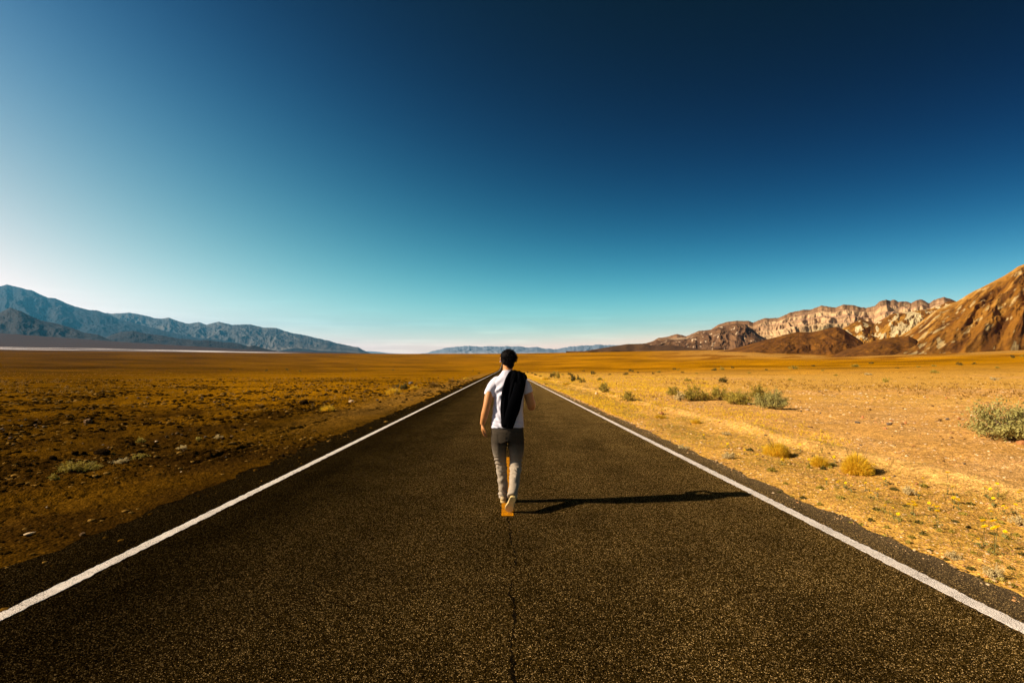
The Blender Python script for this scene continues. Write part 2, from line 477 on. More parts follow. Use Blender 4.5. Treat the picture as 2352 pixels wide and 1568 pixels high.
# ------------------------------------------------------------------ mountains and hills
def mountain(name, label, pts, D, base_row, thick, mat, colf, seed, back=0.25, nu=500, nv=90, spur=(40, .9), ramp_p=1.0,
             fine=.10, jit=1.0, terr=None, wob=.03, fscale=1.0, base_pts=None, vf_=2.0, slant=0.0):
    pts = np.array(pts, float)
    px = np.linspace(pts[0, 0], pts[-1, 0], nu)
    sky_ = np.interp(px, pts[:, 0], pts[:, 1]) + jit * fbm(px * .06, px * 0 + seed, 5, gain=.6)
    base = np.interp(px, [p[0] for p in base_pts], [p[1] for p in base_pts]) if base_pts else np.full(nu, float(base_row))
    vf = np.linspace(0, 1, nv); vb = np.linspace(1, 2, 14)[1:]
    v = np.concatenate([vf, vb])
    U, Vv = np.meshgrid(px, v)
    S = np.broadcast_to(sky_, U.shape); B = np.broadcast_to(base, U.shape)
    ridge_d = D * (1 + wob * fbm(px * .01, px * 0 + seed + 3, 3))
    un = U * F / 1111.0
    vv = np.clip(Vv, 0, 1)
    wx = un + slant * vv + 22 * fbm(un * .012, vv * 2.5, 4, seed + 5)
    sp = ridged(wx / spur[0], vv * vf_, 5, seed + 1, .5)
    p = ramp_p * np.exp(-sp * spur[1] * .6)
    g = vv ** p
    if terr is not None: g = terr(g, U)
    fn = ridged(wx / spur[0] * 3.3 * fscale, vv * 8 * fscale * vf_ / 2, 5, seed + 9, .55)
    env = vv * (1 - vv ** 3)
    g = np.clip(g + fine * env * fn, 0, 1.0)
    depth = ridge_d[None, :] * (1 - thick * (1 - vv)) + D * .012 * fn * env
    bk = np.clip(Vv - 1, 0, 1)
    depth = depth * (1 + back * bk)
    zt = CAMZ - (S - HROW) / F * ridge_d[None, :]
    d0 = ridge_d[None, :] * (1 - thick)
    zb = CAMZ - (B - HROW) / F * d0
    zz = lerp(zb, zt, g)
    zback = CAMZ - (B - HROW) / F * ridge_d[None, :] - .02 * D
    zz = np.where(bk > 0, lerp(zt, zback, bk ** 1.2 * (1 + .0 * sp)), zz)
    zz = np.where(Vv <= 0, zb - .006 * D, zz)
    a = (U - 1176) / F
    X = depth * (a * CY + SY); Y = depth * (-a * SY + CY)
    C = colf(U, vv, g, fn, sp, zz)
    V = np.stack([X, Y, zz], -1).reshape(-1, 3)
    Fc = grid_faces(len(v), nu)
    o = raw_mesh(name, V, Fc, mat, smooth=True, cols=np.clip(C, .004, .85).reshape(-1, 3))
    return struct(o, label)

MROCK_FAR = mat_rockface('far_rock', .006, 3.5, .95, (.9, 1.1))
MROCK_MID = mat_rockface('hill_rock', .05, 3.0)
MROCK_CLIFF = mat_rockface('cliff_rock', .03, 4.0, .95, (.85, 1.15))

# right side -------------------------------------------------------
def col_big(U, v, g, fn, sp, z):
    br = np.array((.225, .088, .008)); dk = np.array((.095, .032, .004)); oc = np.array((.42, .20, .032)); cr = np.array((.50, .36, .15))
    Hp = g * 190; al = (U * .84 + Hp * .54) / 70; ac = (-U * .54 + Hp * .84) / 26
    a = fbm(al, ac, 5, 3.1); b = fbm(al * 1.2, ac * 1.1, 5, 7.7)
    c = mixc(br, dk, sstep(-.08, .22, a) * .9); c = mixc(c, oc, sstep(.08, .30, b) * .75); c = mixc(c, dk, sstep(.45, .1, g) * sstep(-.15, .15, b) * .6)
    c = mixc(c, oc, sstep(.80, .97, g) * .6)
    w_ = sstep(.27, .36, fbm(al * 2.2, ac * 1.5, 4, 15.) + .16 * np.exp(-((U - 2130) / 80) ** 2))
    return mixc(c, cr, w_ * .6)
def col_dark(U, v, g, fn, sp, z):
    c = mixc(np.array((.135, .048, .005)), np.array((.21, .080, .008)), sstep(-.2, .4, fbm(U / 30, v * 4, 4, 5.)))
    return mixc(c, np.array((.06, .021, .003)), sstep(.1, .6, fn) * .5)
def col_mid(U, v, g, fn, sp, z):
    br = np.array((.16, .060, .006)); oc = np.array((.32, .145, .018)); cr = np.array((.50, .37, .18))
    a = fbm(U / 26, v * 3.0 - U / 70, 4, 9.1)
    c = mixc(oc, br, sstep(-.12, .12, a + .55 * (g - .55)))
    return mixc(c, cr, sstep(.02, .14, fbm(U / 17 + v * 2, v * 4, 4, 19.) + .25 * np.exp(-((U - 2090) / 55) ** 2) - .45 * (g - .45) ** 2 - .05))
def col_cliff(U, v, g, fn, sp, z):
    h = g + .05 * fbm(U / 60, v * 2, 4, 2.0)
    cream = np.array((.52, .325, .150)); pink = np.array((.42, .235, .12)); tan = np.array((.36, .21, .09)); dk = np.array((.17, .082, .036))
    s = .5 + .5 * np.sin(h * 46 + 3 * fbm(U / 90, h * 3, 3, 4.4))
    c = mixc(cream, pink, sstep(.35, .8, s) * sstep(.35, .6, h))
    c = mixc(c, tan, sstep(.0, .3, fbm(U / 60, h * 14, 4, 8.8)) * .6)
    c = mixc(c, dk * 1.6, sstep(.86, .97, .5 + .5 * np.sin(h * 29 + 1.5)) * sstep(.3, .5, h) * .6)
    c = mixc(c, dk, sstep(.80, .97, h + .12 * fbm(U / 14, v * 3, 4, 33.)) * .85)
    c = mixc(c, np.array((.21, .165, .075)), np.exp(-((U - 1905) / 55) ** 2 - ((h - .36) / .13) ** 2) * .9)
    return mixc(c, dk * 1.1, sstep(1790, 1725, U + 20 * fn) * .75)
def col_brown(U, v, g, fn, sp, z):
    c = mixc(np.array((.105, .05, .022)), np.array((.17, .085, .035)), sstep(-.2, .3, fbm(U / 22, v * 4, 4, 6.)))
    c = mixc(c, np.array((.55, .38, .22)), sstep(.30, .36, fbm(U / 12, v * 5, 3, 16.)) * .8)
    return mixc(c, np.array((.5, .33, .18)), np.exp(-((U - 1560) / 22) ** 2) * sstep(.75, .95, g) * .8)
def col_black(U, v, g, fn, sp, z):
    return mixc(np.array((.045, .022, .010)), np.array((.085, .04, .014)), sstep(-.2, .4, fn))
def cliff_t(g, U):
    # benches and near-vertical faces
    k = 6.0; s = g * k; f = np.floor(s); t = s - f
    h = (f + sstep(.25, .75, t)) / k
    return lerp(g, h, .75 * sstep(.25, .4, g))

mountain('cliffs', 'pale banded cliffs with dark caps beyond the painted hills', [(1490, 790), (1512, 776), (1530, 774), (1554, 767), (1577, 772), (1605, 760), (1633, 757), (1651, 745), (1670, 739.5), (1693, 737), (1721, 737), (1730, 741), (1755, 731.5), (1790, 730),
    (1816, 717.5), (1846, 712), (1865, 711), (1887, 702), (1920, 706.7), (1938, 700), (1961, 701.5), (1989, 708), (2010, 703.5), (2022, 692), (2036, 688.6), (2046, 691), (2054, 688), (2064, 694), (2082, 692.5), (2094, 696), (2107, 690), (2117, 688), (2128, 694), (2136, 697), (2144, 691), (2156, 686), (2170, 683), (2184, 687), (2197, 693), (2230, 700), (2300, 700), (2420, 690)],
    2600, 800, .22, MROCK_CLIFF, col_cliff, 2.0, nu=1000, nv=150, spur=(60, .6), fine=.09, jit=1.6, terr=cliff_t, fscale=1.6, ramp_p=.95, vf_=1.4)
mountain('hills', 'dark brown hills below the left end of the cliffs', [(1400, 803), (1440, 797), (1485, 787.5), (1512, 779), (1530, 777), (1577, 775), (1605, 763), (1632, 759), (1651, 750), (1672, 745), (1693, 743), (1712, 745), (1728, 756), (1745, 770), (1765, 780), (1800, 795)],
    1900, 803, .15, MROCK_CLIFF, col_brown, 5.0, nu=500, nv=90, spur=(30, .9), fine=.14, jit=.8, fscale=1.2)
mountain('hills', 'low black mound at the left end of the right hills', [(1300, 810), (1330, 807.5), (1348, 805), (1396, 797), (1440, 790), (1478, 789), (1505, 794), (1540, 792), (1565, 795), (1600, 800), (1640, 804)],
    1650, 806, .08, MROCK_CLIFF, col_black, 8.0, nu=300, nv=50, spur=(40, .6), fine=.08, jit=.4)
mountain('hills', 'ochre and cream painted hills between the cliffs and the big hill', [(1880, 800), (1915, 775), (1939, 752), (1962, 739), (1979, 734), (1995, 738), (2008, 742), (2024, 735), (2044, 723), (2060, 719), (2085, 717), (2105, 713), (2141, 708.5), (2165, 699), (2177, 692), (2200, 692), (2260, 690), (2360, 690)],
    1150, 812, .3, MROCK_MID, col_mid, 11.0, nu=700, nv=120, spur=(46, .6), fine=.12, jit=.7, fscale=.8, slant=-40)
mountain('hills', 'dark brown foothill in front of the cliffs', [(1640, 808), (1674, 804), (1730, 788), (1767, 778), (1790, 772), (1812, 766), (1832, 762), (1860, 763), (1882, 759), (1905, 753), (1922, 750), (1940, 757), (1965, 774), (1990, 790), (2010, 803), (2025, 812)],
    880, 816, .16, MROCK_MID, col_dark, 14.0, nu=400, nv=90, spur=(45, .7), fine=.08, jit=.4)
mountain('hills', 'tall painted brown and ochre hill at the right edge', [(1985, 808), (2040, 785), (2090, 758), (2120, 735), (2150, 712), (2180, 698), (2197, 693), (2215, 682), (2235, 670), (2262, 657), (2289, 643), (2310, 632), (2325, 622), (2340, 612), (2355, 606), (2400, 590), (2480, 560), (2600, 548), (2800, 600), (3100, 640), (3500, 720), (3800, 790)],
    820, 822, .42, MROCK_MID, col_big, 17.0, nu=1100, nv=190, spur=(80, .55), fine=.13, jit=.9, fscale=.8, back=.6, slant=-150, vf_=2.2,
    base_pts=[(1985, 824), (2100, 818), (2200, 812), (2352, 801), (2700, 792), (3800, 790)])
mountain('hills', 'smooth dark brown mound at the foot of the tall hill', [(1900, 822), (1935, 806), (1960, 798), (1990, 787), (2030, 777), (2060, 773), (2087, 771), (2105, 780), (2120, 792), (2135, 801), (2160, 810), (2190, 816)],
    560, 823, .13, MROCK_MID, col_dark, 23.0, nu=300, nv=70, spur=(60, .5), fine=.06, jit=.3, back=.15)
# left side --------------------------------------------------------
def col_left(U, v, g, fn, sp, z):
    c = mixc(np.array((.010, .010, .012)), np.array((.026, .023, .022)), sstep(.1, .6, fbm(U / 50, v * 4, 4, 5.)))
    return mixc(c, np.array((.11, .085, .075)), sstep(.2, .03, g) * sstep(-.1, .3, fn) * .6)
def col_left2(U, v, g, fn, sp, z):
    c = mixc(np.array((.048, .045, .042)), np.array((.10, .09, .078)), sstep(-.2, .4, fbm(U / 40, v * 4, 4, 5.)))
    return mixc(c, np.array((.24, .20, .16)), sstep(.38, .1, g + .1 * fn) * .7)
def col_foot(U, v, g, fn, sp, z):
    return mixc(np.array((.008, .006, .006)), np.array((.020, .015, .013)), sstep(-.1, .6, fn))
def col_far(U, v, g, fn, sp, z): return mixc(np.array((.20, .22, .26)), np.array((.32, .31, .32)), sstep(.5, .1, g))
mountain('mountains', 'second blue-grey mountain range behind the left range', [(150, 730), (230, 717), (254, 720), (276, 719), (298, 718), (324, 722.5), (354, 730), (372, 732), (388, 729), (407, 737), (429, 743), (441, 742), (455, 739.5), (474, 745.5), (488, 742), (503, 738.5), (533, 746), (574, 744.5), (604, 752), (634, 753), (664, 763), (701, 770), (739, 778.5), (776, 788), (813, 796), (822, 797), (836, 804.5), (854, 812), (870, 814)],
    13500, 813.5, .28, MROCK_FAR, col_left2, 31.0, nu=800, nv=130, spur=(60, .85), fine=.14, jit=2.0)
mountain('mountains', 'high dark blue mountain range at the left edge', [(-700, 700), (-400, 660), (-150, 650), (0, 657), (15, 653), (56, 663), (71, 666.5), (108, 683), (127, 685), (146, 694), (168, 702.5), (201, 711), (224, 713), (246, 721), (276, 734), (298, 739), (336, 749), (373, 758), (410, 767), (448, 775), (496, 779), (522, 783), (552, 788.5), (571, 794), (597, 799), (627, 805), (650, 809)],
    10500, 800, .25, MROCK_FAR, col_left, 37.0, nu=900, nv=130, spur=(75, .8), fine=.12, jit=2.2, base_pts=[(-700, 765), (0, 770), (250, 786), (650, 812)])
mountain('mountains', 'dark foothills in front of the left range', [(-500, 690), (-300, 705), (-100, 722), (0, 717), (22, 706), (48, 715), (75, 728), (93, 735.5), (131, 743), (168, 754), (194, 764), (224, 768), (243, 776), (262, 786), (275, 792)],
    4100, 800, .1, MROCK_FAR, col_foot, 41.0, nu=500, nv=70, spur=(45, .9), fine=.18, jit=1.0, base_pts=[(-500, 765), (0, 771), (142, 785), (275, 793)])
mountain('mountains', 'low dark ridge running right along the foot of the left range', [(225, 786), (250, 772), (276, 762), (305, 760), (336, 766), (372, 770), (410, 777), (448, 781), (480, 781), (510, 785), (545, 788), (565, 794), (597, 801), (627, 806)],
    5200, 800, .08, MROCK_FAR, col_foot, 61.0, nu=400, nv=60, spur=(45, .9), fine=.16, jit=1.6, base_pts=[(225, 788), (400, 800), (627, 811)])
mountain('hills', 'small dark mound at the right end of the left range', [(535, 806), (552, 803), (568, 797), (580, 793), (592, 795), (610, 801), (630, 804.5), (645, 808)],
    4600, 809, .05, MROCK_FAR, col_foot, 43.0, nu=120, nv=30, spur=(40, .5), fine=.1, jit=.3)
mountain('hills', 'low dark foothills before the second range', [(640, 806), (660, 801), (680, 799), (705, 801), (730, 805), (760, 806), (790, 807.5), (825, 811)],
    9500, 811, .05, MROCK_FAR, col_foot, 47.0, nu=150, nv=30, spur=(40, .5), fine=.1, jit=.4)
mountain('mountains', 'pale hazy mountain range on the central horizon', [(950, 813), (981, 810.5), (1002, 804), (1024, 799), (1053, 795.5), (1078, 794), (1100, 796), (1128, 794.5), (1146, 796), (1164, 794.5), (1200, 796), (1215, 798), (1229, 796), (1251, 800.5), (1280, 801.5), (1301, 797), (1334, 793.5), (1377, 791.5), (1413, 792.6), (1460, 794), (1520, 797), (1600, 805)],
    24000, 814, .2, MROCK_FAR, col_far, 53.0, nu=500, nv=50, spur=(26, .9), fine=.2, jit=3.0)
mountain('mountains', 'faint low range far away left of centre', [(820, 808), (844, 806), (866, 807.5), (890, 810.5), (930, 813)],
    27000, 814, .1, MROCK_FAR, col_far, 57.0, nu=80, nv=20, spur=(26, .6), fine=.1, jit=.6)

# ------------------------------------------------------------------ air
def build_haze():
    bm = bmesh.new(); bmesh.ops.create_cube(bm, size=1.0)
    me = bpy.data.meshes.new('haze'); bm.to_mesh(me); bm.free()
    zlo, zhi = -900.0, 1450.0
    o = link('haze', me); o.scale = (60000, 60000, zhi - zlo); o.location = (0, 0, (zhi + zlo) / 2)
    m = bpy.data.materials.new('haze_air'); m.use_nodes = True
    t = m.node_tree; t.nodes.remove(t.nodes['Principled BSDF'])
    v = t.nodes.new('ShaderNodeVolumePrincipled')
    v.inputs['Color'].default_value = (.10, .48, .82, 1)
    v.inputs['Density'].default_value = 2.4e-5
    v.inputs['Anisotropy'].default_value = 0.4
    t.links.new(v.outputs[0], t.nodes['Material Output'].inputs['Volume'])
    me.materials.append(m); o['kind'] = 'stuff'
    return o
build_haze()

# ------------------------------------------------------------------ small materials
def mat_simple(name, c, rough=0.85, spec=0.2, scale=30, var=(0.75, 1.25), bump=0.0, bscale=60, bd=.004):
    m = NT(name, rough, spec)
    m.col(m.mix(1.0, c, m.ramp(m.noise(scale, 5, 0.6), [(0.3, var[0]), (0.7, var[1])]), 'MULTIPLY'))
    if bump: m.bump(m.noise(bscale, 5, 0.65), bump, bd)
    return m.m
def mat_leaf(name, c, c2, trans=0.25):
    m = NT(name, 0.7, 0.2)
    cc = m.mix(m.ramp(m.noise(14, 4, 0.7), [(0.35, 0.0), (0.65, 1.0)]), c, c2)
    m.col(cc)
    tr = m.n('ShaderNodeBsdfTranslucent'); m.l(cc, tr.inputs[0])
    mx = m.n('ShaderNodeMixShader'); mx.inputs[0].default_value = trans
    m.l(m.b.outputs[0], mx.inputs[1]); m.l(tr.outputs[0], mx.inputs[2])
    m.l(mx.outputs[0], m.t.nodes['Material Output'].inputs['Surface'])
    return m.m
LF_PALE = mat_leaf('pale_grey_green_leaves', (.44, .37, .105), (.24, .20, .05))
LF_OLIVE = mat_leaf('olive_leaves', (.46, .33, .045), (.20, .15, .018))
LF_YEL = mat_leaf('yellow_green_leaves', (.50, .36, .05), (.26, .20, .025))
LF_DARK = mat_leaf('dull_green_leaves', (.14, .105, .016), (.07, .055, .010))
LF_WHITE = mat_leaf('bleached_leaves', (.66, .50, .22), (.42, .31, .12))
GOLD = mat_leaf('golden_dry_stalks', (.85, .56, .035), (.66, .40, .015), .35)
GOLD_D = mat_leaf('brown_gold_stalks', (.30, .155, .014), (.20, .10, .010), .3)
WOOD = mat_simple('grey_brown_twigs', (.13, .085, .045))
PETAL = mat_leaf('yellow_petals', (.95, .72, .006), (.92, .62, .004), .3)
STEMG = mat_leaf('thin_green_stem', (.22, .19, .05), (.15, .13, .035))

# ------------------------------------------------------------------ plants
def ribbons(P0, P1, w0, w1, mid=None):
    """crossed blades from P0 to P1 (n,3); returns V,F"""
    n = len(P0); d = P1 - P0
    a = np.random.RandomState(n).rand(n) * 2 * np.pi
    s = np.stack([np.cos(a), np.sin(a), np.zeros(n)], 1)
    s -= d * (np.sum(s * d, 1) / np.maximum(np.sum(d * d, 1), 1e-9))[:, None]
    s /= np.linalg.norm(s, axis=1)[:, None] + 1e-9
    M = (P0 + P1) / 2 if mid is None else mid
    w0 = np.asarray(w0) * np.ones(n); w1 = np.asarray(w1) * np.ones(n)
    wm_ = (w0 + w1) / 2
    V = np.stack([P0 - s * w0[:, None], P0 + s * w0[:, None], M + s * wm_[:, None], M - s * wm_[:, None], P1 + s * w1[:, None], P1 - s * w1[:, None]], 1).reshape(-1, 3)
    b = np.arange(n)[:, None] * 6
    return V, np.concatenate([b + np.array([0, 1, 2, 3]), b + np.array([3, 2, 4, 5])])
def leaf_quads(C, size, rs, up=.3):
    n = len(C)
    a = rs.randn(n, 3); a[:, 2] += up; a /= np.linalg.norm(a, axis=1)[:, None]
    b = np.cross(a, rs.randn(n, 3)); b /= np.linalg.norm(b, axis=1)[:, None]
    s = size * (0.6 + 0.8 * rs.rand(n))[:, None]
    V = np.stack([C - a * s, C + b * s * .45, C + a * s, C - b * s * .45], 1).reshape(-1, 3)
    return V, np.arange(n)[:, None] * 4 + np.arange(4)
_pcache = {}
def shrub_meshes(kind, seed, nl, leaf, mat, stemmat, dome=1.0, clumps=60, ratio=.5):
    """unit shrub: radius 0.5, height = ratio"""
    k = (kind, seed, nl)
    if k in _pcache: return _pcache[k]
    rs = np.random.RandomState(seed)
    th = rs.rand(clumps) * 2 * np.pi; u = rs.rand(clumps)
    ph = np.arccos(1 - u * .98)
    rad = (.50 + .50 * rs.rand(clumps) ** .7)
    # lumpy outline
    lump = 1 + .28 * np.sin(th * 3 + seed) * np.sin(ph * 2) + .15 * rs.randn(clumps)
    cx = .46 * np.sin(ph) * np.cos(th) * rad * lump; cy = .46 * np.sin(ph) * np.sin(th) * rad * lump
    cz = ratio * (.12 + .80 * np.cos(ph) * rad * lump) * dome
    CC = np.stack([cx, cy, np.clip(cz, .03, None)], 1)
    idx = rs.randint(0, clumps, nl)
    spread = (.030 + .75 / clumps) * (.6 + .6 * rs.rand(nl))
    C = CC[idx] * (1 + .12 * rs.randn(nl, 1)) + rs.randn(nl, 3) * spread[:, None] * np.array([1, 1, .9])
    # upright sprigs
    C[:, 2] = np.abs(C[:, 2]) + .01
    V, Fq = leaf_quads(C, leaf, rs, .8)
    fol = raw_mesh('foliage', V, Fq, mat, me_only=True)
    ns = clumps * 2
    P1 = CC[rs.randint(0, clumps, ns)] + rs.randn(ns, 3) * .04; P1[:, 2] = np.abs(P1[:, 2]) + .02
    P0 = rs.randn(ns, 3) * .03; P0[:, 2] = -.01
    Mx = P0 * .45 + P1 * .55; Mx[:, :2] *= .8
    V, Fq = ribbons(P0, P1, .005, .0018, Mx)
    st = raw_mesh('branches', V, Fq, stemmat, me_only=True)
    _pcache[k] = (fol, st)
    return _pcache[k]
def tumble_meshes(seed, n, mat, ratio=.7):
    k = ('tumble', seed, n, mat.name)
    if k in _pcache: return _pcache[k]
    rs = np.random.RandomState(seed)
    th = rs.rand(n) * 2 * np.pi; ph = np.arccos(1 - rs.rand(n) * .97)
    rr = .40 + .10 * rs.rand(n); rr *= 1 + .12 * np.sin(th * 3 + seed)
    P1 = np.stack([rr * np.sin(ph) * np.cos(th), rr * np.sin(ph) * np.sin(th), ratio * 2 * rr * np.cos(ph) * (.9 + .25 * rs.rand(n)) + .01], 1)
    f = .15 + .6 * rs.rand(n)
    P0 = P1 * f[:, None] + rs.randn(n, 3) * .03; P0[:, 2] = np.abs(P0[:, 2]) * .8
    M = (P0 + P1) / 2 + rs.randn(n, 3) * .03; M[:, 2] = np.abs(M[:, 2])
    V, Fq = ribbons(P0, P1, .0045, .0018, M)
    a = raw_mesh('dry_twigs', V, Fq, mat, me_only=True)
    ns = 60
    th = rs.rand(ns) * 2 * np.pi; P0 = rs.randn(ns, 3) * .015; P0[:, 2] = -.01
    P1 = np.stack([.3 * np.cos(th), .3 * np.sin(th), .1 + .4 * rs.rand(ns)], 1)
    V, Fq = ribbons(P0, P1, .006, .003)
    b = raw_mesh('branches', V, Fq, WOOD, me_only=True)
    _pcache[k] = (a, b)
    return _pcache[k]
def plant(name, label, cat, meshes, px, row, wpx, hpx, ratio, group=None, rz=None, parts=('foliage', 'branches')):
    p, d = at(px, row)
    sx = wpx / F * d; sz = hpx / F * d / ratio
    if len(meshes) == 1 or (hpx < 6.5 and wpx < 9):
        o = link(name, meshes[0])
    else:
        o = empty(name)
        for pn, me in zip(parts, meshes):
            link(pn, me, o)
    o.location = (p.x, p.y, p.z - .004 * 1)
    o.scale = (sx, sx, sz)
    o.rotation_euler = (0, 0, random.uniform(0, 6.28) if rz is None else rz)
    tag(o, label, cat, group)
    return o
GS = 'desert shrubs on the right plain'
REP = []
def shr(label, px, row, wpx, hpx, kind, seed, nl=None, group=GS):
    mat = {'pale': LF_PALE, 'olive': LF_OLIVE, 'yel': LF_YEL, 'dark': LF_DARK, 'white': LF_WHITE}[kind]
    _, d = at(px, row); w_m = wpx / F * d
    nl = int(np.clip(wpx * wpx * 1.5, 260, 9000)) if not nl or nl < 5000 else nl
    nl = min(nl, 6500)
    leaf = float(np.clip(1.05 / wpx, .020, .075))
    ms = shrub_meshes(kind, seed, nl, leaf, mat, WOOD, clumps=int(np.clip(wpx * 1.6, 16, 110)), ratio=.5)
    return plant('shrub', label, 'shrub', ms, px, row, wpx * 1.2, hpx * 1.05, .5, group)
shr('large pale grey-green shrub cut by the right edge of the picture', 2336, 1010, 132, 76, 'pale', 101, 9000)
shr('round pale grey-green shrub at the right end of the shrub row, nearest to the camera', 1773, 937.5, 62, 37, 'pale', 102, 6000)
shr('wide olive shrub just left of the round pale shrub that ends the row', 1697, 928, 54, 30, 'yel', 103)
shr('brownish shrub standing behind the round pale shrub that ends the row', 1744, 917.5, 42, 30, 'olive', 104)
shr('olive green shrub with a dark side in the middle of the shrub row', 1654, 918.5, 38, 26, 'olive', 105)
shr('small yellowish shrub left of the middle shrub in the row', 1620, 919.5, 24, 19, 'yel', 106)
shr('tall brown-olive shrub in the left half of the shrub row, largest there', 1590, 919.5, 44, 31, 'olive', 107)
shr('low bleached shrub touching the left side of the tall brown-olive shrub', 1561, 919.5, 19, 17, 'white', 108)
shr('short olive shrub at the left end of the shrub row', 1545.5, 907, 28, 18, 'olive', 109)
shr('lone dark green shrub with a thin shadow, halfway between the road and the shrub row', 1385.5, 900, 26, 19, 'olive', 110)
shr('lone olive shrub by the edge of the graded shoulder, left of the shrub row', 1442, 921, 27, 21, 'olive', 111)
shr('small dark shrub standing alone on the plain above the shrub row', 1660, 878.5, 17, 13, 'dark', 112)
shr('pale low shrub far right on the sand above the large shrub', 2284, 873, 15, 6, 'white', 113)
shr('sparse olive shrub on the sand right of the shrub row', 2034, 877.5, 12, 10, 'yel', 114)
shr('tall thin olive shrub in the roadside clump nearest the road on the right', 1315, 876, 13, 18, 'dark', 115)
shr('squat olive shrub at the right of the roadside clump', 1337, 878.5, 13, 11, 'olive', 116)
shr('low dark shrub in the middle of the roadside clump', 1327, 872, 11, 8, 'dark', 117)
shr('rounded olive shrub among golden grass close to the road', 1281, 868.5, 14, 11, 'olive', 118)
shr('small dark shrub left of the rounded one close to the road', 1268, 866.5, 10, 9, 'dark', 119)
shr('thin upright shrub behind the rounded one close to the road', 1273, 863, 7, 11, 'olive', 120)
small = [(1307.5, 860.7, 8, 5, 'dark'), (1362.7, 859.5, 10, 7, 'dark'), (1376.8, 872.8, 14, 5, 'olive'), (1255, 884, 7, 4, 'dark'), (1437.7, 860.7, 11, 5, 'dark'),
         (1447.6, 852, 7, 4, 'dark'), (1454, 853.5, 6, 3, 'dark'), (1464.6, 856.7, 5, 4, 'dark'), (1500, 858.7, 6, 4, 'dark'), (1512.7, 855.8, 8, 5, 'olive'), (1549.5, 848.5, 8, 4, 'dark'),
         (1558, 850, 6, 3, 'olive'), (1567.9, 856, 8, 3, 'dark'), (1580.6, 875, 16, 5, 'olive'), (1641.4, 851, 11, 5, 'dark'), (1658.4, 849, 10, 6, 'olive'), (1682.5, 845.5, 6, 4, 'dark'),
         (1824, 847.4, 18, 7, 'olive'), (1868.5, 841.3, 7, 4, 'dark'), (1964.5, 842.4, 17, 6, 'olive'), (2002, 834.9, 9, 4, 'dark'), (1994, 861, 15, 5, 'white'), (1921, 863, 9, 4, 'olive'),
         (2147, 856.5, 15, 7, 'yel'), (2204.4, 838.5, 10, 6, 'dark'), (2237.6, 836, 7, 4, 'dark'), (2325.5, 821.8, 8, 6, 'dark'), (2347, 819.6, 5, 5, 'olive'), (2145, 841, 9, 4, 'yel'),
         (2110, 843, 8, 3, 'olive'), (1815, 873, 8, 5, 'yel'), (1230, 862, 6, 4, 'dark'), (1222, 858, 5, 3, 'dark'), (1241, 865, 7, 4, 'olive'), (1212, 856, 4, 3, 'dark'), (1292, 861, 6, 3, 'olive'),
         (1400, 861, 6, 3, 'dark'), (1340, 853, 5, 3, 'dark'), (1600, 858, 6, 3, 'olive'), (1720, 857, 7, 3, 'olive'), (1760, 850, 6, 3, 'dark'), (1890, 852, 7, 3, 'olive'), (2060, 846, 7, 3, 'dark'), (2290, 845, 9, 4, 'olive')]
for i, (x_, r_, w_, h_, k_) in enumerate(small):
    txt = {'dark': 'tiny dark shrub dotted on the far sand of the right plain', 'olive': 'tiny olive shrub dotted on the far sand of the right plain',
           'yel': 'tiny yellowish shrub on the far sand of the right plain', 'white': 'tiny bleached shrub on the far sand of the right plain'}[k_]
    REP.append((shr(txt, x_, r_, w_, h_, k_, 130 + i % 5, 420, 'tiny shrubs scattered over the right plain'), {'dark': 'tiny dark shrub', 'olive': 'tiny olive shrub', 'yel': 'tiny yellowish shrub', 'white': 'tiny bleached shrub'}[k_], x_, r_))
for i, (x_, r_, w_, h_) in enumerate([(1053, 876, 6, 3), (1375 / 1.0 * .385, 851, 6, 3), (818, 850, 5, 2.6), (903, 851, 5, 2.6), (660, 849.5, 6, 3), (612, 852, 6, 3), (690, 853, 5, 2.5), (1100, 858, 5, 3), (1087, 852, 4, 2.4)]):
    REP.append((shr('tiny dark shrub dotted on the far left plain', x_, r_, w_, h_, 'dark', 131, 420, 'tiny shrubs scattered over the left plain'), 'tiny dark shrub', x_, r_))
GL = 'shrubs beside the road on the left'
shr('dark round shrub among golden grass tufts left of the road', 928, 894.5, 15, 15, 'dark', 141, None, GL)
shr('small thin shrub behind the dark round shrub left of the road', 913.5, 889, 8, 9, 'dark', 142, None, GL)
shr('round yellow-green cushion shrub on dark gravel, left of its wider neighbour', 164, 1081, 36, 20, 'yel', 143, 3000, GL)
shr('wide low yellow-green shrub right of the round cushion shrub on dark gravel', 205, 1078, 40, 14, 'yel', 144, 2500, GL)
for i, (x_, r_, w_, h_, t_) in enumerate([(277, 1064, 26, 12, 'flat yellowish plant up the slope from the two cushion shrubs'), (321, 1052, 28, 10, 'flat yellowish plant second up the slope from the cushion shrubs'),
        (124, 1101, 18, 12, 'small pale plant below left of the round cushion shrub'), (418, 1032, 16, 10, 'small bleached plant on dark gravel halfway to the road'),
        (324, 1015, 16, 9, 'small green plant beside a dark rock on the left gravel'), (455, 1011, 12, 8, 'small yellow plant among dark gravel, middle one of three'), (502, 1006, 15, 9, 'yellow plant among dark gravel nearest to the wheel ruts')]):
    shr(t_, x_, r_, w_, h_, 'yel' if i % 3 else 'white', 145 + i, 700, 'small plants on the left gravel')

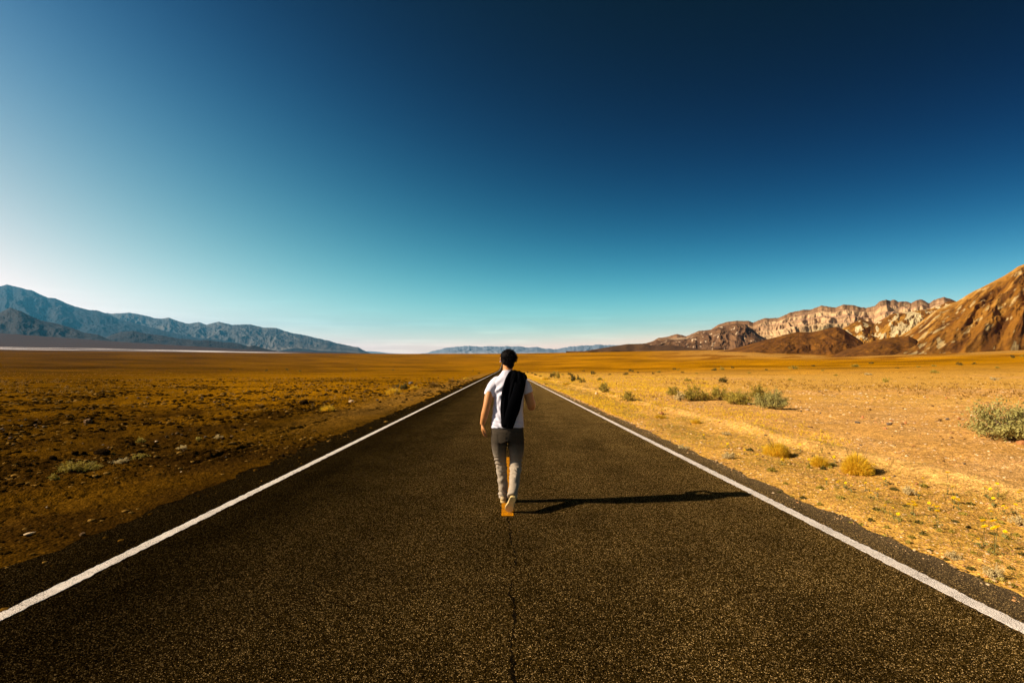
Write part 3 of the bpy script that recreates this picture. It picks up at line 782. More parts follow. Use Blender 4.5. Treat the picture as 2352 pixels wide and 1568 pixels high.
# tumbleweeds
def tumble(label, px, row, wpx, hpx, seed, mat=GOLD, n=2600, group='golden tumbleweeds on the right shoulder', nm='tumbleweed', cat='tumbleweed'):
    return plant(nm, label, cat, tumble_meshes(seed, n, mat, .35), px, row, wpx * 1.05, hpx * 1.0, .38, group, parts=('dry_twigs', 'branches'))
tumble('largest golden tumbleweed, the one lowest in the photo on the right shoulder', 1967, 1087, 66, 48, 201, n=3600)
tumble('wide golden tumbleweed farthest up the right shoulder', 1785, 1047, 62, 33, 202, n=3200)
tumble('small golden tumbleweed between the two larger ones', 1881, 1070, 42, 26, 203, n=2200)
GT = 'dry golden grass tufts'
for i, (x_, r_, w_, h_, t_) in enumerate([(753, 942.5, 38, 14, 'low golden grass tuft left of the road beside the dark boulder'), (719, 939.5, 12, 15, 'upright pale grass tuft touching the dark boulder'),
        (903, 905, 40, 16, 'golden grass tuft around the dark round shrub left of the road'), (996, 888, 34, 10, 'bright golden grass tuft on the left verge far along the road'),
        (951, 893, 24, 8, 'thin golden grass tuft right of the dark round shrub'), (1037, 876.5, 20, 6, 'small golden grass tuft close to the left road edge, far away'),
        (1070, 870.5, 16, 5, 'farthest golden grass tuft on the left verge'), (596, 934, 26, 7, 'flat golden grass tuft on the left gravel far from the road'),
        (1255, 872, 26, 7, 'golden grass tuft on the right verge under the small shrubs'), (1300, 884, 24, 7, 'golden grass tuft beside the right road edge'),
        (1516, 960, 34, 10, 'sparse golden grass patch by the reddish round rock'), (1598, 972, 26, 12, 'golden grass tuft at the hollow in the berm')]):
    tumble(t_, x_, r_, w_, h_, 210 + i % 5, GOLD if i % 2 == 0 or i > 7 else GOLD_D, 900, GT, 'grass_tuft', 'grass tuft')

# pale dried plants at the right shoulder
for i, (x_, r_, w_, h_, t_) in enumerate([(1673, 1052.5, 26, 14, 'grey dried plant beside the white line, farthest up the shoulder'), (2090, 1135, 30, 17, 'bleached dried plant with a dark shadow in the middle of the flowers'),
        (2285, 1326, 34, 26, 'whitish dried plant lowest on the right shoulder'), (2189, 1281, 26, 13, 'small whitish dried plant near the asphalt'), (2345, 1207, 34, 24, 'bleached dried plant at the right edge under the flowers'),
        (1570, 1031, 26, 8, 'flat grey dried plant on the shoulder before the berm hollow'), (1376, 1010, 20, 6, 'flat grey-green plant beside the right white line')]):
    if i == 6: x_, r_ = 1368 + 300, 998
    shr(t_, x_, r_, w_, h_, 'white', 160 + i, 900, 'bleached dried plants on the right shoulder')

# flowers and small herbs on the shoulder
def z6(zx, zy): return (2600 + zx / 1.826) / 1.653, (1600 + zy / 1.826) / 1.653
def flower_meshes(seed, nh, hs, petal):
    rs = np.random.RandomState(seed)
    k = ('fl', seed, nh)
    heads = [(0, 0)] + [(rs.uniform(-.35, .35), rs.uniform(-.3, .3)) for _ in range(nh - 1)]
    P0, P1, HD = [], [], []
    for i, (hx, hy) in enumerate(heads):
        top = np.array([hx, hy, 1.0 - (.0 if i == 0 else rs.uniform(.05, .4))])
        P0.append((hx * .1, hy * .1, 0)); P1.append(top); HD.append(top)
    return np.array(P0), np.array(P1), HD
fl_variants = []
for sd in range(5):
    nh = (1, 1, 2, 1, 3)[sd]
    P0, P1, HD = flower_meshes(300 + sd, nh, 0, 0)
    Mx = (P0 + P1) / 2 + np.random.RandomState(sd).randn(len(P0), 3) * .05
    V, Fq = ribbons(P0, P1, .022, .016, Mx)
    stem = raw_mesh('stem', V, Fq, STEMG, me_only=True)
    rs = np.random.RandomState(400 + sd)
    heads = []
    for h in HD:
        VV, FF = [], []
        npet = 13
        for ring, (r0, tilt) in enumerate(((.12, .015), (.10, .045), (.07, .07))):
            for q in range(npet):
                a = 2 * math.pi * (q + ring * .5) / npet; b = .26
                o0 = len(VV)
                for rr_, da, dz in ((0.01, 0, 0), (r0 * .75, -b, tilt * .5), (r0, 0, tilt + rs.uniform(-.02, .02)), (r0 * .75, b, tilt * .5)):
                    VV.append((rr_ * math.cos(a + da), rr_ * math.sin(a + da), dz))
                FF.append((o0, o0 + 1, o0 + 2, o0 + 3))
        heads.append((raw_mesh('flower_head', VV, FF, PETAL, me_only=True), h))
    n = 14; C = np.stack([rs.randn(n) * .07, rs.randn(n) * .07, np.abs(rs.randn(n)) * .10 + .01], 1)
    V, Fq = leaf_quads(C, .06, rs, .6)
    lv = raw_mesh('leaves', V, Fq, STEMG, me_only=True)
    fl_variants.append((stem, heads, lv))
flowers = [(1585, 560, 90, 4), (1445, 600, 60, 0), (1393, 580, 50, 1), (1755, 592, 150, 2), (1895, 540, 70, 0), (1860, 452, 60, 0), (1825, 355, 150, 1), (1650, 393, 60, 0), (2167, 430, 90, 1), (2087, 455, 70, 0),
           (2120, 467, 80, 1), (2140, 530, 60, 0), (2210, 585, 60, 2), (2075, 690, 190, 2), (2145, 690, 230, 4), (2222, 762, 50, 0), (1070, 413, 50, 2), (1115, 425, 40, 0), (980, 395, 40, 1), (1255, 425, 60, 0),
           (1380, 392, 50, 2), (1420, 385, 50, 0), (1340, 468, 50, 1), (1695, 565, 50, 0), (1870, 525, 50, 2), (1725, 580, 40, 0), (2128, 625, 60, 0), (2295, 575, 70, 0), (505, 228, 40, 2), (415, 200, 30, 0),
           (297, 152, 36, 2), (675, 262, 36, 2), (715, 260, 30, 0), (1035, 243, 60, 2), (687, 112, 60, 0), (953, 155, 60, 1), (940, 128, 70, 0), (800, 160, 50, 1), (1310, 298, 40, 2), (885, 205, 40, 0), (130, 90, 30, 2),
           (1155, 445, 40, 0), (1290, 495, 40, 0), (1625, 497, 40, 1), (540, 176, 40, 0), (620, 180, 40, 1), (860, 262, 40, 0), (1480, 640, 50, 0), (2040, 815, 50, 0), (2330, 480, 80, 2)]
uniq = {0: 'yellow flower with a heavy clustered head, biggest bloom left of the tall pair', 13: 'tall yellow desert flower, left of the tall pair at the right edge', 14: 'tallest yellow flower with several heads, right of the tall pair',
        6: 'tall thin flower standing alone at the upper edge of the berm', 3: 'long-stemmed yellow flower right of the clustered bloom'}
for i, (zx, zy, sh, vr) in enumerate(flowers):
    px_, r0 = z6(zx, zy); _, r1 = z6(zx, zy + sh)
    p, d = at(px_, r1)
    h_ = (r1 - r0) / F * d
    o = empty('flower_plant')
    o.location = p; o.rotation_euler = (0, 0, random.uniform(0, 6.28))
    hd = max(.30, h_ * 1.0)
    stem, heads, lv = fl_variants[vr]
    s_ = link('stem', stem, o); s_.scale = (.11, .11, h_)
    hsz = (.24 if sh > 100 or i == 0 else .17) * (1.0 if d < 7 else 1.25)
    for hm_, hp in heads:
        hm = link('flower_head', hm_, o); hm.scale = (hsz, hsz, hsz); hm.location = (hp[0] * .11, hp[1] * .11, hp[2] * h_)
        hm.rotation_euler = (random.uniform(.1, .7), random.uniform(-.4, .3), 0)
    l_ = link('leaves', lv, o); l_.scale = (.26, .26, .26)
    tag(o, uniq.get(i, 'yellow desert flower on a thin stem scattered on the right shoulder'), 'flower', 'yellow desert flowers on the right shoulder')
    if i not in uniq: REP.append((o, {0: 'small yellow flower', 1: 'thin yellow flower', 2: 'two-headed yellow flower', 3: 'small yellow flower', 4: 'yellow flower'}[vr], px_, r1))
herbs = [(655, 490), (1570, 790), (1385, 790), (1275, 760), (1400, 725), (1290, 675), (1150, 700), (1225, 705), (1620, 690), (1490, 670), (1530, 575), (1405, 550), (1850, 755), (1965, 725), (1990, 775), (2135, 770), (2240, 800),
         (2115, 880), (2150, 850), (2175, 960), (2040, 1080), (2120, 1100), (2195, 1090), (1810, 945), (1840, 1000), (1985, 1010), (2275, 1130), (1930, 630), (1870, 680), (935, 565), (820, 520), (740, 520), (940, 455), (1450, 460),
         (1660, 440), (1980, 560), (2060, 660), (2190, 690), (2340, 910), (1765, 750), (560, 210), (640, 225), (720, 225), (450, 190), (1010, 310), (960, 320), (1020, 290), (860, 310), (1240, 350), (600, 330), (1650, 770), (1550, 830), (2000, 900), (1700, 880),
         (300, 240), (1330, 600), (1080, 520), (700, 420), (2260, 1010), (2300, 780)]
def herb_mesh(seed, mat):
    rs = np.random.RandomState(seed); n = 150
    th = rs.rand(n) * 6.28; r_ = np.sqrt(rs.rand(n)) * .45
    C = np.stack([r_ * np.cos(th), r_ * np.sin(th), np.abs(.42 * (1 - r_ * 1.6) * rs.rand(n)) + .02], 1)
    V, Fq = leaf_quads(C, .11, rs, 1.0)
    return raw_mesh('herb', V, Fq, mat, me_only=True)
HM = [herb_mesh(500, LF_DARK), herb_mesh(501, LF_OLIVE), herb_mesh(502, LF_YEL), herb_mesh(503, LF_DARK), herb_mesh(504, LF_OLIVE)]
rs = np.random.RandomState(77)
for i, (zx, zy) in enumerate(herbs):
    px_, r_ = z6(zx, zy + 12)
    k = i % 5
    o = plant('herb', ('small dull green herb in the shoulder gravel', 'small olive herb in the shoulder gravel', 'small yellow-green herb in the shoulder gravel', 'small dull green herb in the shoulder gravel', 'small olive herb in the shoulder gravel')[k], 'herb', (HM[k],), px_, r_, rs.uniform(11, 21), rs.uniform(7, 13), .5, 'small herbs in the right shoulder gravel')
    REP.append((o, ('dull green herb', 'olive herb', 'yellow-green herb', 'dull green herb', 'olive herb')[k], px_, r_))

# ------------------------------------------------------------------ rocks
def rock_verts(seed, sub=2, cuts=9):
    bm = bmesh.new(); bmesh.ops.create_icosphere(bm, subdivisions=sub, radius=.5)
    rs = np.random.RandomState(seed)
    V = np.array([v.co[:] for v in bm.verts]); Fc = np.array([[v.index for v in f.verts] for f in bm.faces]); bm.free()
    for _ in range(cuts):
        n = rs.randn(3); n /= np.linalg.norm(n); d = .28 + .14 * rs.rand()
        k = V @ n; V = V - np.maximum(k - d, 0)[:, None] * n
    V *= 1 + .06 * rs.randn(len(V), 1)
    V *= np.array([1, .8 + .3 * rs.rand(), .62 + .25 * rs.rand()])
    V[:, 2] -= V[:, 2].min() * .75
    return V, Fc
RM = {'dark': mat_simple('dark_volcanic_rock', (.016, .0085, .003), 1.0, .0, 8, (.5, 1.5), .6, 14, .03),
      'brown': mat_simple('brown_rock', (.15, .075, .022), .9, .15, 8, (.6, 1.4), .6, 14, .03),
      'red': mat_simple('reddish_rock', (.40, .16, .05), .9, .15, 8, (.7, 1.3), .6, 14, .03),
      'pale': mat_simple('pale_rock', (.56, .38, .20), .9, .15, 8, (.75, 1.2), .5, 14, .03),
      'grey': mat_simple('grey_rock', (.11, .085, .06), .9, .15, 8, (.7, 1.3), .5, 14, .03)}
rmesh = {}
for k in RM:
    for sd in range(4):
        V, Fc = rock_verts(600 + sd + 7 * len(k), 3 if sd < 2 else 2)
        rmesh[k, sd] = raw_mesh('rock', V, Fc, RM[k], me_only=True)
def rock(label, px, row, wpx, hpx, kind, sd, group, rz=None):
    p, d = at(px, row)
    o = link('rock', rmesh[kind, sd % 4])
    sx = wpx / F * d
    o.location = (p.x, p.y, p.z - .12 * hpx / F * d); o.scale = (sx * 1.05, sx * random.uniform(.8, 1.1), hpx / F * d * 1.45)
    o.rotation_euler = (0, 0, random.uniform(0, 6.28) if rz is None else rz)
    tag(o, label, 'rock', group)
    return o
GRR = 'rocks on the left gravel'
left_rocks = [(698, 928, 19, 13, 'dark', 'dark boulder beside the upright pale grass tuft'), (714, 926, 11, 8, 'dark', 'smaller dark rock leaning on the boulder by the grass tuft'), (676, 926, 8, 6, 'dark', 'small dark rock left of the boulder by the grass tuft'),
    (660.5, 951, 13, 5, 'dark', 'flat dark rock below the boulder, by the wheel ruts'), (748.5, 907, 10, 6, 'dark', 'dark rock on the gravel above the boulder'), (806.4, 923, 12, 6, 'pale', 'pale rock between the grass tufts left of the road'),
    (834, 921, 9, 4, 'dark', 'small dark rock right of the pale rock between the tufts'), (872.4, 924, 8, 5, 'dark', 'dark rock on the ruts below the dark round shrub'), (867, 919.5, 7, 4, 'grey', 'grey stone on the ruts below the dark round shrub'), (934, 918.5, 5, 4, 'dark', 'small dark stone lying alone on the graded verge'),
    (650, 1048, 12, 9, 'dark', 'black rock lying right at the edge of the asphalt'), (944, 881, 12, 6, 'grey', 'grey rock behind the dark round shrub'), (234, 1042, 28, 15, 'dark', 'large black block, widest rock on the left gravel'),
    (174, 1043, 14, 11, 'dark', 'pointed black rock left of the large black block'), (193, 1043, 9, 11, 'dark', 'narrow black rock touching the large black block'), (122, 1055, 18, 13, 'dark', 'black rock above the pale plant at far left'),
    (304, 1022, 15, 8, 'dark', 'dark rock left of the small green plant'), (334, 1023, 13, 7, 'dark', 'dark rock right of the small green plant'), (291, 1016, 10, 7, 'dark', 'dark rock behind the one left of the small green plant'), (78, 973, 13, 8, 'dark', 'dark rock near the left edge, halfway up the gravel'),
    (200.6, 971, 22, 13, 'brown', 'pointed brown rock, tallest of those far out on the left'), (334, 975, 13, 8, 'dark', 'dark rock in the line of stones right of the pointed brown rock'), (287, 974, 9, 7, 'dark', 'left stone of the line right of the pointed brown rock'), (368, 972, 8, 6, 'brown', 'brown stone in the line right of the pointed brown rock'),
    (394.5, 975, 9, 6, 'dark', 'last but one stone of the line right of the pointed brown rock'), (410, 981, 10, 6, 'dark', 'last stone of the line right of the pointed brown rock'), (535, 981, 12, 5, 'dark', 'flat dark rock just left of the ruts'), (234, 988, 18, 8, 'dark', 'low wide dark rock below the pointed brown rock'),
    (177, 1001, 10, 6, 'dark', 'dark stone between the pointed brown rock and the large black block'), (13, 999, 9, 7, 'dark', 'dark rock at the left edge'), (443, 955, 10, 6, 'dark', 'dark rock on the far edge of the gravel patch'), (67, 1226, 24, 5, 'pale', 'flat pale slab near the lower left corner'),
    (189, 1229, 12, 9, 'brown', 'tan stone at the asphalt edge near the lower left corner'), (107, 1166, 4, 4, 'pale', 'tiny bright white stone above the flat pale slab'), (359, 1014, 8, 3.5, 'pale', 'pale flat stone right of the small green plant'), (416, 1084, 6, 3, 'pale', 'pale flat chip on the lower left gravel')]
for i, (x_, r_, w_, h_, k_, t_) in enumerate(left_rocks): rock(t_, x_, r_, w_, h_, k_, i, GRR)
rs = np.random.RandomState(9)
n = 0
while n < 150:
    if n < 90: x_, r_ = rs.uniform(0, 620), rs.normal(990, 26)
    else: x_, r_ = rs.uniform(200, 1000), rs.normal(925, 14)
    if r_ < 890 or r_ > 1080: continue
    p, d = at(x_, r_)
    if p.x > -4.4 or fbm(np.array([p.x * .25]), np.array([p.y * .18]), 2, 5.0)[0] < -.12: continue
    s_ = rs.uniform(4, 9) * (1.0 if r_ > 950 else .75)
    k_ = rs.choice(['dark', 'dark', 'brown', 'dark', 'brown', 'dark', 'grey'])
    o = rock({'dark': 'small dark stone strewn over the left gravel', 'brown': 'small brown stone strewn over the left gravel', 'grey': 'small grey stone strewn over the left gravel'}[k_], x_, r_, s_, s_ * rs.uniform(.5, .75), k_, n, 'stones strewn over the left gravel')
    REP.append((o, 'small %s stone' % k_, x_, r_))
    n += 1
GRS = 'rocks on the right sand'
right_rocks = [(2043, 976, 12, 8, 'grey', 'dark grey rock, largest in the line of stones on the right sand'), (1969, 971, 11, 6, 'grey', 'grey stone at the left end of the line on the right sand'), (2080, 973, 9, 8, 'red', 'reddish stone right of the dark grey rock'), (2073, 975, 8, 5, 'brown', 'brown stone touching the reddish one right of the dark grey rock'),
    (1982, 960, 7, 7, 'red', 'upright reddish stone behind the line of stones'), (2158, 967, 9, 9, 'brown', 'brown stone in the right part of the line'), (2176, 964, 9, 5, 'grey', 'dark flat stone in the right part of the line'), (2203, 963, 8, 6, 'red', 'orange stone at the right end of the line'), (2034, 985, 9, 5, 'red', 'orange stone in front of the dark grey rock'),
    (2048, 967, 7, 4, 'red', 'orange stone behind the dark grey rock'), (1998, 942, 7, 6, 'brown', 'brown stone alone, upslope of the line'), (1862, 982, 9, 4, 'brown', 'flat brown stone left of the line'), (1840, 945, 5, 4, 'grey', 'small dark stone near the round pale shrub'), (1884, 949, 4, 4, 'grey', 'tiny black stone right of the round pale shrub'),
    (1854, 942.5, 13, 5, 'pale', 'flat pale rock at the foot of the round pale shrub'), (1994, 1006, 5, 3, 'pale', 'tiny white stone below the line of stones'), (1521, 952, 13, 9, 'red', 'round reddish rock at the edge of the berm'), (1460.5, 896.5, 8, 5, 'pale', 'pale rock behind the lone olive shrub'), (1370, 905.5, 8, 7, 'pale', 'pale rock by the lone dark green shrub'),
    (1720.6, 930, 9, 6, 'pale', 'pale rock between the two largest shrubs of the row'), (1571, 911, 8, 8, 'pale', 'pale rock behind the low bleached shrub'), (2185, 1006, 8, 5, 'brown', 'brown stone left of the large cut shrub'), (2215, 1066, 6, 5, 'grey', 'dark stone on the smooth sand below the line of stones'),
    (1534, 919, 6, 3, 'pale', 'small pale stone below the left end of the shrub row'), (1700, 1031, 8, 5, 'pale', 'pale stone on the berm'), (2344, 1019, 24, 12, 'red', 'reddish boulder beneath the large cut shrub'), (1386, 906.5, 7, 3, 'brown', 'flat brown stone below the lone dark green shrub')]
for i, (x_, r_, w_, h_, k_, t_) in enumerate(right_rocks): rock(t_, x_, r_, w_, h_, k_, i + 1, GRS)
n = 0
while n < 110:
    x_, r_ = rs.uniform(1500, 2350), rs.uniform(885, 1120)
    p, d = at(x_, r_)
    if p.x < 4.2: continue
    s_ = rs.uniform(3, 6.5)
    k_ = rs.choice(['pale', 'brown', 'red', 'grey', 'pale', 'brown'])
    o = rock('small %s stone strewn over the right sand' % {'pale': 'pale', 'brown': 'brown', 'red': 'reddish', 'grey': 'grey'}[k_], x_, r_, s_, s_ * rs.uniform(.5, .75), k_, n, 'stones strewn over the right sand')
    REP.append((o, 'small %s stone' % {'pale': 'pale', 'brown': 'brown', 'red': 'reddish', 'grey': 'grey'}[k_], x_, r_))
    n += 1

# a repeat is told apart by the nearest landmark, the side of it, and its rank there
LM = [(234, 1041, 'the large black block'), (200, 969, 'the pointed brown rock'), (164, 1081, 'the round cushion shrub'), (122, 1054, 'the black rock far left'), (698, 928, 'the dark boulder'), (324, 1014, 'the small green gravel plant'),
      (650, 1048, 'the black asphalt-edge rock'), (535, 981, 'the flat rock by the ruts'), (928, 893, 'the dark roadside shrub'), (944, 880, 'the grey verge rock'), (13, 999, 'the left edge rock'), (368, 974, 'the line of dark stones'),
      (806, 923, 'the pale rock between tufts'), (443, 955, 'the gravel rim rock'), (748, 907, 'the rock above the boulder'), (596, 934, 'the flat golden tuft'), (78, 973, 'the dark rock half up'), (455, 1011, 'the small yellow gravel plant'),
      (2333, 1000, 'the large cut shrub'), (1773, 935, 'the round pale shrub'), (1967, 1087, 'the largest tumbleweed'), (1785, 1047, 'the wide tumbleweed'), (1881, 1070, 'the small tumbleweed'), (2043, 975, 'the dark grey rock'),
      (1521, 952, 'the round reddish rock'), (1590, 919, 'the tall brown-olive shrub'), (1442, 921, 'the lone shoulder shrub'), (1385, 900, 'the lone dark green shrub'), (2090, 1135, 'the bleached shoulder plant'), (2285, 1326, 'the lowest whitish plant'),
      (1673, 1052, 'the grey plant by the line'), (2189, 1281, 'the whitish plant near asphalt'), (1660, 878, 'the small lone dark shrub'), (2203, 962, 'the orange end stone'), (1598, 972, 'the hollow in the berm'), (z6(1585, 650)[0], z6(1585, 650)[1], 'the clustered yellow bloom'),
      (z6(2145, 920)[0], z6(2145, 920)[1], 'the tallest yellow flower'), (1313, 875, 'the roadside shrub clump'), (2284, 873, 'the pale shrub far right'), (2034, 877, 'the sparse olive shrub'), (2345, 1207, 'the bleached right-edge plant'), (1168, 850, 'the head of the walking man')]
ORD = ['', 'second ', 'third ', 'fourth ', 'fifth ', 'sixth ', 'seventh ', 'eighth ', 'ninth ', 'tenth ']
_b = {}
for o, ph, x_, r_ in REP:
    dd = [((x_ - a) ** 2 + (2.5 * (r_ - b)) ** 2, a, b, t) for a, b, t in LM if (a < 1150) == (x_ < 1150) or t.endswith('man')]
    q, a, b, t = min(dd)
    if abs(x_ - a) > 2.0 * abs(r_ - b): side = 'left of ' if x_ < a else 'right of '
    else: side = 'behind ' if r_ < b else 'in front of '
    _b.setdefault((ph, side, t), []).append((q, len(_b), o))
for (ph, side, t), lst in _b.items():
    lst.sort(key=lambda e: e[0])
    for k, (_, _, o) in enumerate(lst):
        o['label'] = ph + ' ' + ('' if k == 0 else ORD[min(k, 9)]) + ('nearest ' if True else '') + side + t
# ------------------------------------------------------------------ gravel and grass litter (nobody could count them)
def scatter(name, label, n, sampler, size, kind_mats, flat=.6, seed=1):
    rs = np.random.RandomState(seed)
    base = [rock_verts(700 + i, 1, 5) for i in range(6)]
    P = sampler(rs, n); n = len(P)
    r_ = np.hypot(P[:, 0], P[:, 1])
    sz = size(rs, n, r_)
    VV, FF, CC = [], [], []
    pal = np.array(kind_mats)
    off = 0
    z = terrain(P[:, 0], P[:, 1])
    z = np.where((P[:, 0] > ROAD_L - .1) & (P[:, 0] < ROAD_R + .1), -SLOPE * P[:, 1] + .002, z)
    which = rs.randint(0, 6, n); ang = rs.rand(n) * 6.28
    for b in range(6):
        idx = np.where(which == b)[0]
        V0, F0 = base[b]
        ca, sa = np.cos(ang[idx]), np.sin(ang[idx]); s = sz[idx]
        X = V0[None, :, 0] * s[:, None]; Y = V0[None, :, 1] * s[:, None]; Z = V0[None, :, 2] * s[:, None] * flat
        xx = X * ca[:, None] - Y * sa[:, None] + P[idx, 0][:, None]; yy_ = X * sa[:, None] + Y * ca[:, None] + P[idx, 1][:, None]
        zz = Z + z[idx][:, None] - .15 * s[:, None]
        VV.append(np.stack([xx, yy_, zz], -1).reshape(-1, 3))
        FF.append((F0[None] + (np.arange(len(idx)) * len(V0))[:, None, None] + off).reshape(-1, 3))
        c = pal[rs.randint(0, len(pal), len(idx))] * (.7 + .6 * rs.rand(len(idx), 1))
        CC.append(np.repeat(c, len(V0), axis=0))
        off += len(idx) * len(V0)
    m = NT(name, 1.0, 0.0); m.col(m.attr())
    o = raw_mesh(name, np.vstack(VV), np.vstack(FF), m.m, cols=np.clip(np.vstack(CC), 0, .9))
    o['kind'] = 'stuff'; o['label'] = label
    return o
def samp_left(rs, n):
    d = np.exp(rs.uniform(math.log(2.6), math.log(75), n)); x = -(4.0 + np.abs(rs.rand(n)) ** 1.1 * (d * 1.15 + .6)) + np.where(rs.rand(n) < .10, .0, 0)
    e_ = rs.rand(n) < .05; x = np.where(e_, -3.84 + rs.randn(n) * .22, x)
    k = np.clip(fbm(x * .3, d * .2, 3, 5.0) * 3.0 + .5, .06, 1) * np.where((x > -6.2) & (rs.rand(n) < .6), .35, 1)
    m = (rs.rand(n) < k)
    return np.stack([x, d], 1)[m]
def samp_right(rs, n):
    d = np.exp(rs.uniform(math.log(3.0), math.log(80), n)); x = 3.55 + np.abs(rs.rand(n)) ** 1.0 * (d * 1.15 + .6)
    e_ = rs.rand(n) < .05; x = np.where(e_, 3.52 + rs.randn(n) * .14, x)
    k = np.clip(fbm(x * .3, d * .2, 3, 15.0) * 1.8 + .5, .1, 1) * np.where((x > 5.6) & (x < 6.6), .25, 1)
    m = (rs.rand(n) < k)
    return np.stack([x, d], 1)[m]
def sz_l(rs, n, r): return (.011 + .070 * rs.rand(n) ** 4) * np.clip(r / 7, .9, 4.5)
def sz_r(rs, n, r): return (.010 + .030 * rs.rand(n) ** 4) * np.clip(r / 7, .9, 4.0)
scatter('gravel', 'dark volcanic gravel strewn left of the road', 75000, samp_left, sz_l, [(.022, .010, .001), (.045, .020, .002), (.09, .042, .005), (.03, .013, .001), (.016, .008, .001), (.19, .10, .02), (.022, .010, .001), (.05, .023, .002)], seed=1)
scatter('gravel', 'tan and brown pebbles strewn right of the road', 52000, samp_right, sz_r, [(.50, .29, .12), (.62, .42, .22), (.32, .18, .07), (.20, .11, .04), (.42, .20, .07), (.55, .33, .14)], seed=2)

def blades(name, label, P, h, mat, seed, lean=.5, per=5, w=.0022):
    rs = np.random.RandomState(seed)
    P = np.repeat(P, per, axis=0); h = np.repeat(h, per); n = len(P)
    P = P + rs.randn(n, 2) * (.35 * h)[:, None]
    z = terrain(P[:, 0], P[:, 1])
    r_ = np.hypot(P[:, 0], P[:, 1])
    P0 = np.stack([P[:, 0], P[:, 1], z - .005], 1)
    dv = np.stack([rs.randn(n) * lean, rs.randn(n) * lean, 1 + .0 * P[:, 0]], 1) * (h * (.5 + .7 * rs.rand(n)))[:, None]
    P1 = P0 + dv
    wd = w * np.clip(r_ / 6, 1, 9)
    V, Fq = ribbons(P0, P1, wd, wd * .4)
    o = raw_mesh(name, V, Fq, mat); o['kind'] = 'stuff'; o['label'] = label
    return o
rs = np.random.RandomState(31)
n = 15000
d = np.exp(rs.uniform(math.log(9), math.log(160), n)); x = 3.6 + rs.rand(n) ** 1.7 * np.clip(d * .35, 2.2, 30)
k = rs.rand(n) < np.clip(fbm(x * .25, d * .12, 3, 25.) * 2 + .5, .05, 1) * np.where(d < 14, .5, 1)
P = np.stack([x, d], 1)[k]
blades('dry_grass', 'short golden grass along the right verge', P, rs.uniform(.04, .11, len(P)) * np.clip(P[:, 1] / 26, .55, 1.2), GOLD, 3)
d = np.exp(rs.uniform(math.log(22), math.log(260), n)); x = rs.uniform(-1.3, 1.3, n) * d
k = (rs.rand(n) < np.clip(fbm(x * .06, d * .06, 3, 45.) * 2.2 + .35, .0, 1)) & ((x < -5.2) | (x > 4.5))
P = np.stack([x, d], 1)[k]
blades('dry_grass', 'thin golden grass over the middle of the plain', P, rs.uniform(.07, .20, len(P)), GOLD_D, 4, per=4)
d = np.exp(rs.uniform(math.log(3.4), math.log(60), 9500)); x = 3.65 + rs.rand(9500) * 2.4
k = rs.rand(9500) < np.clip(fbm(x * .9, d * .6, 3, 65.) * 2 + .4, .03, 1)
P = np.stack([x, d], 1)[k]
blades('herb_litter', 'sparse olive grass and litter on the right shoulder', P, rs.uniform(.02, .07, len(P)), LF_OLIVE, 5, 1.2, 3, .0016)

# ------------------------------------------------------------------ the walking man
PX, PY = 0.079, 5.5
PZ = -SLOPE * PY
person = empty('person', (PX, PY, PZ))
tag(person, 'man in white t-shirt and grey trousers walking away along the centre line', 'person')

def ring_tube(pts, radii, seg=16, flat=None, cap=True):
    """closed tube through pts; radii (rx, ry) per point in the frame perpendicular to the path; rx lies along world X where possible"""
    pts = [Vector(p) for p in pts]; V = []; Fc = []
    n = len(pts)
    for i, p in enumerate(pts):
        a = pts[max(i - 1, 0)]; b = pts[min(i + 1, n - 1)]
        t = (b - a).normalized()
        x = Vector((1, 0, 0)); x = (x - t * x.dot(t))
        if x.length < .2: x = Vector((0, 1, 0)); x = (x - t * x.dot(t))
        x.normalize(); y = t.cross(x).normalized()
        r = radii[i]; rx, ry = (r, r) if not hasattr(r, '__len__') else r
        for k in range(seg):
            an = 2 * math.pi * k / seg
            V.append(tuple(p + x * (rx * math.cos(an)) + y * (ry * math.sin(an))))
    for i in range(n - 1):
        for k in range(seg):
            a = i * seg + k; b = i * seg + (k + 1) % seg
            Fc.append((a, b, b + seg, a + seg))
    if cap:
        V.append(tuple(pts[0])); c0 = len(V) - 1; V.append(tuple(pts[-1])); c1 = len(V) - 1
        for k in range(seg):
            Fc.append((c0, (k + 1) % seg, k)); Fc.append((c1, (n - 1) * seg + k, (n - 1) * seg + (k + 1) % seg))
    return V, Fc
def smooth_path(pts, radii, sub=4):
    """Catmull-Rom refinement"""
    P = [Vector(p) for p in pts]; Rr = [(r, r) if not hasattr(r, '__len__') else tuple(r) for r in radii]
    op, orr = [], []
    n = len(P)
    def cr(a, b, c, d, t): return .5 * ((2 * b) + (c - a) * t + (2 * a - 5 * b + 4 * c - d) * t * t + (3 * b - a - 3 * c + d) * t ** 3)
    for i in range(n - 1):
        a, b, c, d = P[max(i - 1, 0)], P[i], P[i + 1], P[min(i + 2, n - 1)]
        ra, rb, rc, rd = Rr[max(i - 1, 0)], Rr[i], Rr[i + 1], Rr[min(i + 2, n - 1)]
        for k in range(sub):
            t = k / sub
            op.append(cr(a, b, c, d, t)); orr.append((max(cr(ra[0], rb[0], rc[0], rd[0], t), .002), max(cr(ra[1], rb[1], rc[1], rd[1], t), .002)))
    op.append(P[-1]); orr.append(Rr[-1])
    return op, orr
